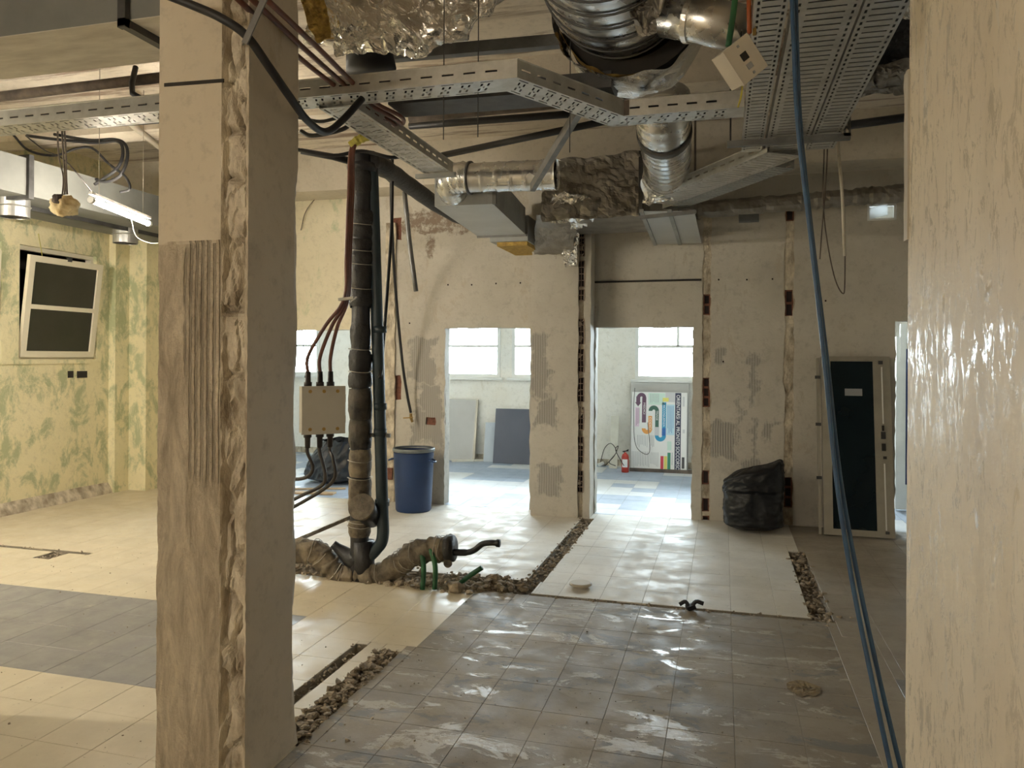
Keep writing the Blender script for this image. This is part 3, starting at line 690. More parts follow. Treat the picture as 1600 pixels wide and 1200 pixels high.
# ------------------------------------------------------------------ RUBBLE in the chases
def stones(area, n, s0, s1, mat, seed, zoff=-.05, name='rubble', label=None):
    rnd = random.Random(seed); mb = MB()
    t = (1+5**.5)/2
    iv = [Vector(q).normalized() for q in ((-1,t,0),(1,t,0),(-1,-t,0),(1,-t,0),(0,-1,t),(0,1,t),(0,-1,-t),(0,1,-t),(t,0,-1),(t,0,1),(-t,0,-1),(-t,0,1))]
    fc = ((0,11,5),(0,5,1),(0,1,7),(0,7,10),(0,10,11),(1,5,9),(5,11,4),(11,10,2),(10,7,6),(7,1,8),(3,9,4),(3,4,2),(3,2,6),(3,6,8),(3,8,9),(4,9,5),(2,4,11),(6,2,10),(8,6,7),(9,8,1))
    for k in range(n):
        a = rnd.choice(area); x = rnd.uniform(a[0], a[1]); y = rnd.uniform(a[2], a[3]); s_ = s0+(s1-s0)*rnd.random()**2.5
        b0 = len(mb.v); sc_ = Vector((rnd.uniform(.7,1.4), rnd.uniform(.7,1.3), rnd.uniform(.35,.8)))
        top_ = zoff+rnd.random()*(.055 if len(a) < 5 else a[4])
        R = Matrix.Rotation(rnd.random()*6, 3, 'Z') @ Matrix.Rotation(rnd.uniform(-.8,.8), 3, 'X')
        for q in iv: mb.v.append(R @ Vector((q.x*sc_.x, q.y*sc_.y, q.z*sc_.z))*(s_*rnd.uniform(.6,1.25))+Vector((x, y, top_)))
        for f in fc: mb.face([b0+i for i in f])
    o = single(mb, name, mat, label, 'rubble'); o['kind'] = 'stuff'; return o
stones([(-3.7,-1.4,5.38,5.72,.09)]*3+[(-2.6,-1.7,5.30,5.5,.07)], 1800, .005, .036, M['stone'], 1, label='broken mortar and brick rubble along the trench under the drain pipes')
stones([(-1.47,-1.30,5.6,8.12)], 1000, .004, .022, M['stone'], 2, label='grit filling the chase running to the wall pier')
stones([(.55,.73,5.40,7.3), (.5,.85,5.30,5.55,.04)], 1000, .004, .028, M['stone'], 3, label='broken brick in the chase beside the right-hand doorway tiles')
stones([(-1.94,-1.79,3.04,4.16,.07)]*3+[(-1.8,-1.6,3.0,4.1,.045)], 1700, .003, .024, M['stone'], 4, label='crumbled mortar in the foreground chase beside the pillar')
stones([(-1.34,.72,5.38,5.45)], 700, .003, .014, M['stone'], 5, label='dust and chips along the front edge of the pale tiles')
stones([(-3.88,-3.77,5.75,8.4), (-2.12,-2.03,3.15,4.2), (-6.9,-5.25,5.40,5.48), (-5.62,-5.45,5.2,5.42)], 900, .003, .014, M['stone'], 6, label='fine debris in the narrow slots of the yellow-lit floor')
stones([(-1.75,.55,2.0,5.3,.003), (-5.5,-2.2,2.6,6,.003)], 500, .002, .006, M['rubble'], 8, zoff=.002, label='small crumbs scattered over the worn tiles')
mb = MB(); rnd = random.Random(4)
def lump(mb, c, s, seed, flat_=.7, n=10):
    def fn(u, v):
        th, ph = 2*PI*u, PI*v; d = Vector((math.sin(ph)*math.cos(th), math.sin(ph)*math.sin(th), math.cos(ph)*flat_))
        return Vector(c)+d*s*(1+.35*nz(d.x*1.6+seed, d.y*1.6, d.z*1.6))
    return mb.grid(n+4, n, fn)
for px, py, s_, lab in ((773, 905, .055, 'dark stone lying alone right of the slanted green pipe'), (712, 918, .06, 'largest pale mortar lump at the trench edge below the green pipe')):
    mb = MB(); lump(mb, W(px, py, Z=.03), s_, px); single(mb, 'stone', M['stone'], lab, 'stone')
mb = MB(); c = W(907, 917, Z=0); mb.lathe(c, [(.0,.035),(.075,.035),(.085,.028),(.085,.018),(.06,.012),(.058,-.02)], 24); single(mb, 'drain_lid', M['cream'], 'small round cream lid raised on the pale tiles', 'lid', smooth=False)
mb = MB(); c = W(1078, 946, Z=.03); mb.tube(spl([c+Vector((-.07,0,.0)), c+Vector((-.03,.01,.02)), c+Vector((.0,0,-.015)), c+Vector((.04,0,.03)), c+Vector((.09,0,.02))], 4), .014, 8); mb.bar(c+Vector((-.02,-.01,-.02)), c+Vector((.03,.01,.0)), .05, .03); single(mb, 'scrap', M['black'], 'bent black scrap lying on the front edge of the tiles', 'scrap', smooth=False)
c = W(1255, 1076, Z=0); mb = MB(); mb.grid(18, 6, lambda u, v: c+Vector((math.cos(2*PI*u)*.085*v*(1+.3*nz(u*9, 1)), math.sin(2*PI*u)*.10*v*(1+.3*nz(math.cos(2*PI*u)*2, math.sin(2*PI*u)*2)), max(.002, .004+.05*v*(1-v)*nz(math.cos(2*PI*u)*3, math.sin(2*PI*u)*3+v*4))))); single(mb, 'mortar_patch', M['ochre'], 'crumbly yellow-brown mortar patch on the worn floor tiles', 'debris')

# ------------------------------------------------------------------ BOX AND CABLES
BY = 4.62
b0, b1 = W(480, 676, Y=BY), W(536, 604, Y=BY)
root = thing('junction_box', ((b0.x+b1.x)/2, BY, b0.z), 'grey-cream electrical connection box hanging on thick cables beside the pillar', 'electrical box')
rz = Matrix.Rotation(math.radians(41), 3, 'Z'); cb = Vector(((b0.x+b1.x)/2-.02, BY, (b0.z+b1.z)/2)); hw_, hh_, hd_ = .135, .155, .06
def bt(u, v, w): return cb+rz @ Vector((u, w, v))
def bxx(u0, u1, v0, v1, w0, w1): m_ = MB(); return m_.slab([u0, u1], [v0, v1], lambda i, j: True, bt, w0, w1)
bxx(-hw_, hw_, -hh_, hh_, -.02, .09).build('body', M['boxgrey'], root)
lid = bxx(-hw_-.008, hw_+.008, -hh_-.004, hh_+.004, -.052, -.02).build('lid', M['boxgrey'], root)
for u in (-.09, 0, .09):
    for v in (-.125, .125):
        m_ = MB(); m_.tube([bt(u, v, -.0545), bt(u, v, -.045)], .012, 10); m_.build('screw', M['brass'], lid)
for v in (-.09, .05): bxx(hw_, hw_+.018, v, v+.05, -.02, .03).build('lug', M['boxgrey'], root)
glx = (-.09, -.01, .06)
for u in glx:
    for s_ in (1, -1):
        m_ = MB(); m_.tube([bt(u, s_*hh_, .03), bt(u, s_*(hh_+.03), .03), bt(u, s_*(hh_+.03), .03), bt(u, s_*(hh_+.10), .03)], [.026,.026,.019,.017], 12); m_.build('cable_gland', M['cable'], root, True)
up = [bt(u, hh_+.08, .03) for u in glx]; dn = [bt(u, -hh_-.08, .03) for u in glx]
names = ('left', 'middle', 'right')
fan = [(500,540), (508,540), (524,535)]
for k in range(3):
    dx = (k-1)*.022
    P = [W(367+k*22, -6, Z=3.10), W(470+k*14, 92-k*8, Z=3.10)]
    P += [W(560+k*10, 160-k*2, Z=3.10), W(618+k*6, 196-k*5, Z=3.09), W(612, 205, Y=4.75), W(570, 216, Y=4.70), W(549+k*2, 232, Y=BY+.03), W(545+k*3, 300, Y=BY+.02*k), W(541+k*3, 400, Y=BY+.02*k), W(538+k*3, 466, Y=BY+.02*k),
          up[k].lerp(W(540, 470, Y=BY), .45)+Vector((0,0,.10)), up[k]+Vector((0,0,.12)), up[k]]
    mb = MB(); mb.tube(spl(P, 8), .0125, 10)
    single(mb, 'power_cable', M['copper'], 'red-brown power cable dropping from the tray to the box, %s of three' % names[k], 'cable', 'red-brown power cables', True)
low = ([W(489, 730, Y=BY), W(480, 745, Y=BY+.02), W(455, 748, Y=BY+.05), W(420, 735, Y=BY+.1)],
       [W(508, 740, Y=BY), W(503, 758, Y=BY+.02), W(470, 775, Y=BY+.05), W(420, 800, Y=BY+.1)],
       [W(521, 720, Y=BY), W(520, 752, Y=BY+.02), W(470, 786, Y=BY+.05), W(410, 815, Y=BY+.1)])
for k in range(3):
    mb = MB(); mb.tube(spl([dn[k], dn[k]-Vector((0,0,.05))]+list(low[k]), 8), .0125, 10)
    single(mb, 'power_cable', M['cable'], 'dark cable leaving the box underside towards the pillar, %s of three' % names[k], 'cable', 'dark cables below the box', True)
p = W(541, 468, Y=BY-.02); mb = MB(); mb.bar(p+Vector((-.05,0,0)), p+Vector((.06,0,.01)), .035, .018); mb.bar(p+Vector((.03,-.01,-.02)), p+Vector((.08,-.01,.015)), .008, .008); single(mb, 'cable_clamp', M['wire'], 'small metal clamp gathering the three cables above the box', 'clamp')
mb = MB(); P = spl([W(548, 228, Y=4.66), W(565, 216, Y=4.67), W(592, 208, Y=4.70)], 6); mb.tube(P, [.03+.008*nz(i*.9) for i in range(len(P))], 10); single(mb, 'yellow_tape', M['yellow'], 'yellow tape wound round the cables above the soil stack', 'tape')

# black hose in front of the pillar, with its bracket
mb = MB(); mb.tube(spl([W(255, -10, Y=2.45), W(300, 8, Y=2.48), W(345, 28, Y=2.5), W(385, 56, Y=2.55), W(420, 104, Y=2.64), W(452, 150, Y=2.8), W(480, 188, Y=3.0), W(508, 206, Y=3.2), W(535, 188, Y=3.35), W(566, 154, Y=3.45)], 8), .017, 12)
single(mb, 'black_hose', M['black'], 'thick black hose sagging across the top of the pillar', 'hose', smooth=True)
mb = MB(); mb.bar(W(416, -8, Y=2.53), W(382, 68, Y=2.53), .026, .006, (0,1,0)); mb.bar(W(392, 48, Y=2.53), W(380, 66, Y=2.66), .026, .006, (0,1,0)); single(mb, 'strap_bracket', M['strut'], 'perforated steel strap fixed to the pillar corner holding the hose', 'bracket')
# thin black pipes hanging left of doorway 1
mb = MB(); mb.tube(spl([W(632, 300, Y=6.6), W(640, 380, Y=6.6), W(650, 455, Y=6.6)], 3), .022, 10); single(mb, 'hanging_conduit', M['strut'], 'grey conduit hanging loose above the blue barrel', 'pipe', smooth=True)
P = spl([W(611, 255, Y=6.9), W(612, 340, Y=7.4), W(617, 440, Y=7.9), W(628, 560, Y=8.2), W(636, 615, Y=8.3), W(642, 645, Y=8.33)], 6)
mb = MB(); mb.tube(P, .016, 10); h_ = single(mb, 'water_hose', M['black'], 'thin black hose hanging down the wall to a small brass tap', 'hose', smooth=True)
P = spl([W(613, 245, Y=5.9), W(612, 350, Y=5.9), W(604, 470, Y=5.7), W(597, 560, Y=5.5), W(594, 590, Y=5.38)], 5); mb = MB(); mb.tube(P, .014, 8); single(mb, 'thin_cable', M['black'], 'thin black cable hanging in front of the dark teal pipe', 'cable', smooth=True)
t0 = W(642, 646, Y=8.33); root = thing('wall_tap', t0+Vector((0,0,-.09)), 'small brass tap with a crooked lever at the hose end', 'tap')
mb = MB(); mb.tube([t0, t0+Vector((0,0,-.05)), t0+Vector((.02,0,-.10))], [.016,.018,.014], 10); mb.build('tap_body', M['brass'], root, True)
mb = MB(); mb.bar(t0+Vector((-.09,-.01,-.055)), t0+Vector((.03,-.01,-.045)), .014, .014); mb.build('lever', M['brass'], root)

# ------------------------------------------------------------------ BARREL
c = W(646, 797, Z=0); root = thing('barrel', (c.x, c.y, 0), 'blue plastic barrel standing open against the pier', 'barrel')
R_ = .225; Hh = .70
mb = MB(); mb.lathe((c.x, c.y, 0), [(0,.0),(R_*.84,.0),(R_*.88,.02),(R_*.90,.10),(R_*.94,.30),(R_*.975,.48),(R_*.985,.56),(R_*.98,.60),(R_*1.0,.61),(R_*1.0,Hh-.05)], 40); mb.build('body', M['barrel'], root, True)
mb = MB(); mb.lathe((c.x, c.y, 0), [(R_*1.0,Hh-.04),(R_*1.045,Hh-.035),(R_*1.05,Hh-.01),(R_*1.03,Hh),(R_*.97,Hh),(R_*.96,Hh-.03)], 40); mb.build('rim', M['barrel_rim'], root, True)
mb = MB(); mb.lathe((c.x, c.y, 0), [(R_*.965,Hh-.01),(R_*.93,.3),(R_*.86,.03),(0,.03)], 40); mb.build('inside', M['barrel_in'], root, True)
for s_ in (-1, 1):
    mb = MB(); q = Vector((c.x+s_*R_*.97, c.y-.05, Hh-.14)); mb.tube(spl([q+Vector((0,-.04,.02)), q+Vector((s_*.05,-.03,0)), q+Vector((s_*.05,.04,0)), q+Vector((0,.05,.02))], 5), .010, 8); mb.build('handle', M['barrel'], root, True)

# ------------------------------------------------------------------ BIN BAGS
def bag(name, c, rx, ry, hz, label, seed, top_dir=(0,0), open_top=False):
    def fn(u, v):
        th, ph = 2*PI*u, PI*(1-v); r = math.sin(ph)**.62; z = (1-math.cos(PI*v))/2
        if open_top: r = (1.0-.16*v+.04*math.sin(v*5))*(min(1, v*9)**.5); z = v
        cr = 1+.10*nz(math.cos(th)*2+seed, math.sin(th)*2, z*2)+.055*(1-abs(nz(math.cos(th)*4+seed, math.sin(th)*4, z*5))*2)+.035*nz(math.cos(th)*9, math.sin(th)*9, z*9+seed)
        lean = Vector((top_dir[0], top_dir[1], 0))*z*z
        return Vector((c.x+rx*r*cr*math.cos(th), c.y+ry*r*cr*math.sin(th), max(.003, hz*z*(1+.07*nz(math.cos(th)*2, math.sin(th)*2, seed))) ))+lean
    mb = MB(); mb.grid(72, 44, fn); return mb, fn
c = W(1177, 833, Z=0); root = thing('bin_bag', (c.x, c.y, 0), 'shiny black bin bag slumped with its mouth folded over by the far wall', 'bag', 'black bin bags')
cb2 = c+Vector((0,.14,0))
def wr3(d, z, s): return .07*nz(d.x*2.2+s, d.y*2.2, z*3)+.05*abs(nz(d.x*5+s, d.y*5, z*8))+.025*nz(d.x*12, d.y*12, z*16+s)
def lower(u, v):                      # squat filled half
    th = 2*PI*u; d = Vector((math.cos(th), math.sin(th), 0)); z = v
    f = (min(1, v*7)**.45)*(1.0-.05*v) if v < .86 else (1.0-.05*v)*math.sqrt(max(0, 1-((v-.86)/.14)**2))
    rr = 1/((abs(d.x)**3.2+abs(d.y)**3.2)**(1/3.2))
    k = f*rr*(1+wr3(d, z, 3)); return cb2+Vector((d.x*.285*k, d.y*.21*k, .004+.44*z*(1+.04*nz(d.x*3, d.y*3, 2))))
mb = MB(); mb.grid(84, 44, lower); mb.build('sack', M['bag'], root, True)
def upper(u, v):                      # folded mouth rising to a torn corner on the right
    th = 2*PI*u; d = Vector((math.cos(th), math.sin(th), 0))
    rr = 1/((abs(d.x)**2.6+abs(d.y)**2.6)**(1/2.6)); f = min(1, .72+v*3) if v < .2 else 1.0-.10*(v-.2)
    if v > .8: f *= math.sqrt(max(0, 1-((v-.8)/.2)**2))
    k = f*rr*(1+wr3(d, v*1.3, 9)); x = d.x*.295*k
    h = .20+.15*(x+.3)/.6+.07*math.exp(-((x-.27)/.07)**2)-.05*math.exp(-((x+.3)/.1)**2)
    return cb2+Vector((x, d.y*.17*k, .36+h*v+.012*nz(x*9, d.y*5)))
mb = MB(); mb.grid(84, 34, upper); mb.build('folded_mouth', M['bag'], root, True)
c = W(525, 753, Z=0); root = thing('bin_bag', (c.x, c.y, 0), 'open black bin bag full of scrap plastic beyond the left doorway', 'bag', 'black bin bags')
mb, fn_ = bag('x', c, .42, .32, .58, '', 8, (.16, 0), True); mb.build('sack', M['bag'], root, False)
mb = MB(); mb.grid(20, 20, lambda u, v: (c.x+.16+.42*(u-.5)*1.2, c.y+.45*(v-.5), .47+.10*nz(u*7, v*7)+.05*nz(u*17, v*17))); mb.build('scrap_plastic', M['bagfoil'], root, False)

# ------------------------------------------------------------------ LEANING DOOR LEAF
dl, dr = W(1288, 838, Z=.0), W(1397, 842, Z=.0)
dl.y = dr.y = (dl.y+dr.y)/2; DW = dr.x-dl.x; tl = W(1288, 562, Y=YF-.05); DHt = tl.z+.02
root = thing('door_leaf', ((dl.x+dr.x)/2, dl.y, 0), 'narrow metal door leaf with dark panel leaning against the far wall', 'door')
tilt = math.atan2(YF-.06-dl.y, DHt); Rt = Matrix.Rotation(-tilt, 3, 'X')
def dt(u, v, w): return Vector((dl.x, dl.y, .004+.04*math.sin(tilt))) + Rt @ Vector((u, w, v))
DH = DHt/math.cos(tilt)
def dbox(u0, u1, v0, v1, w0, w1, name, mat, par=root): m_ = MB(); m_.slab([u0, u1], [v0, v1], lambda i, j: True, dt, w0, w1); return m_.build(name, mat, par)
mb = MB(); mb.holed(0, DW, 0, DH, [(.085, DW-.155, .06, DH-.05)], dt, -.02, .025); frame = mb.build('leaf_frame', M['alu'], root)
panel = dbox(.08, DW-.15, .055, DH-.045, -.008, .01, 'panel', M['dkglass'])
dbox(DW*.5-.10, DW*.5+.06, DH*.775, DH*.815, -.011, -.008, 'label_plate', M['plate'], panel)
for a, b in ((.04, .40), (.62, .94)): dbox(DW-.082, DW-.070, DH*a, DH*b, -.026, -.02, 'rod', M['white'])
dbox(DW-.095, DW-.06, DH*.47, DH*.51, -.026, -.018, 'latch_hole', M['dot'])
dbox(DW-.10, DW-.06, DH*.535, DH*.575, -.035, -.02, 'lock', M['iron'])
dbox(DW-.09, DW-.07, DH*.58, DH*.61, -.03, -.02, 'keyhole', M['dot']); dbox(DW-.085, DW-.055, DH*.425, DH*.44, -.028, -.02, 'latch_slot', M['dot'])
dbox(DW-.105, DW-.065, DH*.955, DH*.975, -.028, -.02, 'bolt', M['iron']); dbox(DW-.085, DW-.05, DH*.02, DH*.035, -.028, -.02, 'bolt', M['iron'])
dbox(-.045, -.02, 0, DH*.99, -.01, .02, 'jamb_strip', M['alu'])
for a in (.30, .60, .87): dbox(-.06, -.01, DH*a, DH*a+.03, -.018, .0, 'hinge', M['iron'])
# white glazed door beyond the right doorway
p0, p1 = W(1397, 778, Z=0), W(1397, 778, Z=0)
gx = W(1399, 700, Y=9.6).x; root = thing('glazed_door', (gx+.4, 9.6, 0), 'white framed navy-blue panelled door half hidden behind the right wall', 'door')
mb = MB(); mb.holed(gx, gx+.85, 0.02, 1.98, [(gx+.10, gx+.75, .30, 1.84)], lambda u, v, w: (u, w, v), 9.58, 9.64); mb.build('door_frame', M['white'], root)
mb = MB(); mb.box(gx+.09, gx+.76, 9.60, 9.62, .29, 1.85); mb.build('panel', M['navyglass'], root)
mb = MB(); mb.box(gx+.035, gx+.095, 9.55, 9.58, 1.7, 2.12); mb.build('top_bolt', M['white'], root)
# ------------------------------------------------------------------ BACK ROOM THINGS
def lean_board(name, px0, px1, py_top, py_bot, Yb, thick, mat, label, cat, edge=None, lean=.12):
    a, b = W(px0, py_bot, Y=Yb), W(px1, py_bot, Y=Yb); zt = W((px0+px1)/2, py_top, Y=Yb+lean).z
    root = thing(name, ((a.x+b.x)/2, Yb, 0), label, cat)
    f = lambda u, v, w: (u, Yb+w+lean*v/zt, v)
    m_ = MB(); m_.slab([a.x, b.x], [.004, zt], lambda i, j: True, f, 0, thick); m_.build('sheet', mat, root)
    if edge:
        m_ = MB(); m_.slab([b.x, b.x+.035], [.004, zt], lambda i, j: True, f, 0, thick+.01); m_.build('edge_strip', edge, root)
    return root
lean_board('wall_panel', 690, 738, 624, 718, 12.0, .03, M['board'], 'tall light-grey board leaning under the window behind the left doorway', 'board', M['alu'], .18)
lean_board('wall_panel', 755, 771, 660, 718, 12.02, .02, M['board2'], 'narrow pale-blue board tucked behind the dark panel', 'board', None, .12)
lean_board('wall_panel', 770, 836, 639, 716, 11.93, .03, M['panel'], 'dark blue-grey panel leaning below the window', 'board', None, .16)
a, b = W(706, 720, Z=.02), W(835, 717, Z=.02); mb = MB(); mb.bar(a, b, .05, .035); single(mb, 'batten', M['paint'], 'long pale batten lying before the leaning panels', 'plank')
lean_board('plank', 952, 964, 650, 725, 11.9, .02, M['paint'], 'pale upright plank leaning left of the fire extinguisher', 'plank', None, .2)
lean_board('wall_panel', 984, 1075, 598, 727, 12.06, .02, M['board'], 'plain grey board standing behind the printed poster', 'board', None, .1)
for k, (x0, y0, x1, y1, lab) in enumerate(((466,769,523,771,'raw timber offcut nearest the bin bag beyond the left doorway'), (466,764,540,763,'thin wooden lath lying behind the timber offcut'))):
    a, b = W(x0-12, y0, Z=.012), W(x1, y1, Z=.012); mb = MB(); mb.bar(a, b, .12 if k == 0 else .03, .02); single(mb, 'timber_offcut', M['wood'], lab, 'plank')
mb = MB(); mb.box(-1.36, .2, 11.72, 11.76, 0, .05); single(mb, 'floor_rail', M['rust'], 'rusty brown rail on the floor below the poster', 'rail')
# printed poster on its side
PW_, PH_ = .90, 1.17
pl_, pr_ = W(985.5, 726, Y=11.86), W(1072.5, 728, Y=11.86); PW_ = pr_.x-pl_.x; PH_ = W(1028, 612, Y=11.98).z-.008
root = thing('poster_board', ((pl_.x+pr_.x)/2, 11.86, .0), 'printed emergency-room guidance poster standing on its side under the window', 'poster')
pt_t = math.atan2(.13, PH_); RP = Matrix.Rotation(-pt_t, 3, 'X')
def pt(a, b, w=0):          # a, b run over the printed face from its top left corner, 0..1
    return Vector((pl_.x, 11.86, .006)) + RP @ Vector((a*PW_, w, (1-b)*PH_))
zx = lambda a: (a-125)/695; zy = lambda b: (b-175)/930
cols = dict(navy=(.035,.04,.085), purple=(.14,.07,.12), orange=(.80,.36,.09), green=(.05,.13,.10), blue=(.03,.30,.52), dblue=(.02,.13,.42), yellow=(.72,.66,.16), red=(.60,.05,.08), grn=(.05,.27,.17), lblue=(.50,.70,.80), lgreen=(.60,.76,.68), pink=(.74,.58,.70), ink=(.30,.30,.33), lgrey=(.60,.60,.62), pale=(.80,.80,.79), bk=(.06,.06,.065))
PM = {k: flat('print_'+k, v) for k, v in cols.items()}
mb = MB(); mb.slab([0, 1], [0, 1], lambda i, j: True, lambda u, v, w: pt(u, v, w), 0, .02); pb = mb.build('board', PM['pale'], root)
def prect(a0, b0, a1, b1, c, name, lift=1):
    m_ = MB(); m_.slab([zx(a0), zx(a1)], [zy(b0), zy(b1)], lambda i, j: True, lambda u, v, w: pt(u, v, w), -.0012*lift, -.0002); return m_.build(name, PM[c], root)
prect(672, 180, 746, 1100, 'navy', 'title_band')
prect(762, 935, 795, 1068, 'bk', 'dark_stamp')
for r in ((498,930,536,1100,'red'),(542,930,580,1098,'yellow'),(584,888,623,1100,'grn')): prect(*r, 'colour_bar')
prect(510, 295, 560, 660, 'blue', 'path_arm'); prect(510, 600, 560, 690, 'dblue', 'path_arm', 2)
prect(424, 385, 470, 590, 'green', 'path_arm'); prect(338, 460, 385, 620, 'orange', 'path_arm'); prect(256, 240, 308, 540, 'purple', 'path_arm')
prect(565, 320, 665, 680, 'lblue', 'text_panel'); prect(335, 185, 545, 325, 'lgreen', 'text_panel'); prect(168, 360, 222, 590, 'pink', 'text_panel')
prect(580, 755, 632, 860, 'lgreen', 'text_panel'); prect(548, 178, 670, 290, 'lgrey', 'picture_spot'); prect(515, 240, 590, 285, 'yellow', 'picture_spot', 2); prect(418, 590, 475, 690, 'lgrey', 'picture_spot')
prect(765, 225, 790, 340, 'lgrey', 'small_logo'); prect(768, 610, 796, 655, 'lgrey', 'small_logo')
def parc(cx_, cy_, r0, r1, t0, t1, c):
    m_ = MB(); n = 20
    m_.slab([t0+(t1-t0)*k/n for k in range(n+1)], [r0, r1], lambda i, j: True, lambda th, r, w: pt(zx(cx_+r*math.cos(th)), zy(cy_+r*math.sin(th)), w), -.0012, -.0002)
    return m_.build('path_bend', PM[c], root)
parc(492, 690, 22, 70, 0, PI, 'blue'); parc(405, 400, 18, 66, PI, 2*PI, 'green'); parc(322, 610, 18, 66, 0, PI, 'orange'); parc(246, 245, 16, 60, PI, 2*PI, 'purple')
mb = MB()
mb.slab([zx(180), zx(230)], [zy(230), zy(300)], lambda i, j: True, lambda u, v, w: pt(u, v, w), -.0012, -.0002)
i0 = len(mb.v); mb.v += [pt(zx(165), zy(300), -.0012), pt(zx(245), zy(300), -.0012), pt(zx(205), zy(350), -.0012)]; mb.face((i0, i0+1, i0+2)); mb.build('path_arrow', PM['purple'], root)
rnd = random.Random(11)
def lines(a0, a1, b0, b1, step, c='ink', w=4):
    m_ = MB(); a = a0
    while a < a1:
        m_.slab([zx(a), zx(a+w)], [zy(b0), zy(b1-rnd.random()*(b1-b0)*.25)], lambda i, j: True, lambda u, v, ww: pt(u, v, ww), -.0024, -.0013); a += step
    m_.build('text_lines', PM[c], root)
lines(360, 470, 195, 315, 20); lines(185, 222, 370, 585, 17, 'purple'); lines(580, 650, 335, 665, 17, 'dblue'); lines(205, 330, 690, 840, 20); lines(360, 410, 690, 830, 16); lines(140, 360, 885, 1080, 21); lines(375, 475, 890, 1070, 18); lines(640, 655, 885, 1045, 17, 'navy')
def ptext(s_, a, b, length, height, c, name):
    cu = bpy.data.curves.new('txt', 'FONT'); cu.body = s_; cu.align_x = 'LEFT'; cu.align_y = 'CENTER'; cu.size = 1
    ob = bpy.data.objects.new('txt', cu); COL.objects.link(ob); dg = bpy.context.evaluated_depsgraph_get(); me = bpy.data.meshes.new_from_object(ob.evaluated_get(dg))
    bpy.data.objects.remove(ob); xs = [v.co.x for v in me.vertices]; ys = [v.co.y for v in me.vertices]
    w_, h_, x0, y0 = max(xs)-min(xs), max(ys)-min(ys), min(xs), (min(ys)+max(ys))/2
    m_ = MB()
    for v in me.vertices:       # text runs downwards (the sheet lies on its side)
        m_.v.append(pt(zx(a+(v.co.y-y0)/h_*height), zy(b+(v.co.x-x0)/w_*length), -.0026))
    for q in me.polygons: m_.face(list(q.vertices))
    m_.build(name, c, root); bpy.data.meshes.remove(me)
WHT = flat('print_white', (.9,.9,.9))
ptext('ORIENTARSI AL PRONTO SOCCORSO', 710, 205, 885, 44, WHT, 'title_lettering')
ptext('ACCOGLIENZA', 536, 325, 260, 24, WHT, 'lettering'); ptext('TRIAGE', 447, 395, 115, 24, WHT, 'lettering'); ptext('CODICI', 362, 475, 150, 24, WHT, 'lettering'); ptext('MEDICI', 285, 305, 135, 24, WHT, 'lettering')
# fire extinguisher
c = W(977, 727, Z=0); c.y = 11.6; c = Vector((W(977, 700, Y=11.6).x, 11.6, 0)); root = thing('fire_extinguisher', c, 'small red fire extinguisher standing left of the poster', 'extinguisher')
mb = MB(); mb.lathe(c, [(0,0),(.05,0),(.055,.01),(.055,.23),(.045,.265),(.02,.285),(.018,.30),(0,.30)], 18); mb.build('cylinder', M['red'], root, True)
mb = MB(); mb.grid(6, 2, lambda u, v: c+Vector((.0562*math.cos(PI*1.25+u*PI*.5), .0562*math.sin(PI*1.25+u*PI*.5), .08+.12*v))); mb.build('label_band', PM['pale'], root)
mb = MB(); mb.bar(c+Vector((-.04,0,.31)), c+Vector((.05,0,.325)), .016, .014); mb.bar(c+Vector((-.02,0,.30)), c+Vector((.05,0,.345)), .016, .012); mb.build('lever', M['black'], root)
# loose cables and a plug by the partition
for k, (P, lab) in enumerate((([(938,722),(945,700),(955,693),(963,706),(952,722),(962,728)], 'tangled dark cable coiled at the foot of the pale plank'), ([(945,728),(960,712),(966,697),(962,704),(975,728)], 'second thin cable lying between plank and extinguisher'), ([(992,606),(990,640),(992,690),(1003,707),(1015,705),(1012,660)], 'thin grey cable looping down over the poster face'))):
    Y_ = 11.6 if k < 2 else 11.84
    mb = MB(); mb.tube(spl([W(a, b, Y=Y_) if k == 2 else W(a, min(b, 733), Y=11.5) for a, b in P], 6), .006, 6); single(mb, 'loose_cable', M['cable'] if k < 2 else M['strut'], lab, 'cable', smooth=True)
c = W(938, 725, Z=.03); mb = MB(); mb.bar(c+Vector((-.04,0,-.02)), c+Vector((.05,.03,.02)), .07, .04); single(mb, 'plug_socket', M['white'], 'white plug socket on the cable end by the doorway jamb', 'socket')

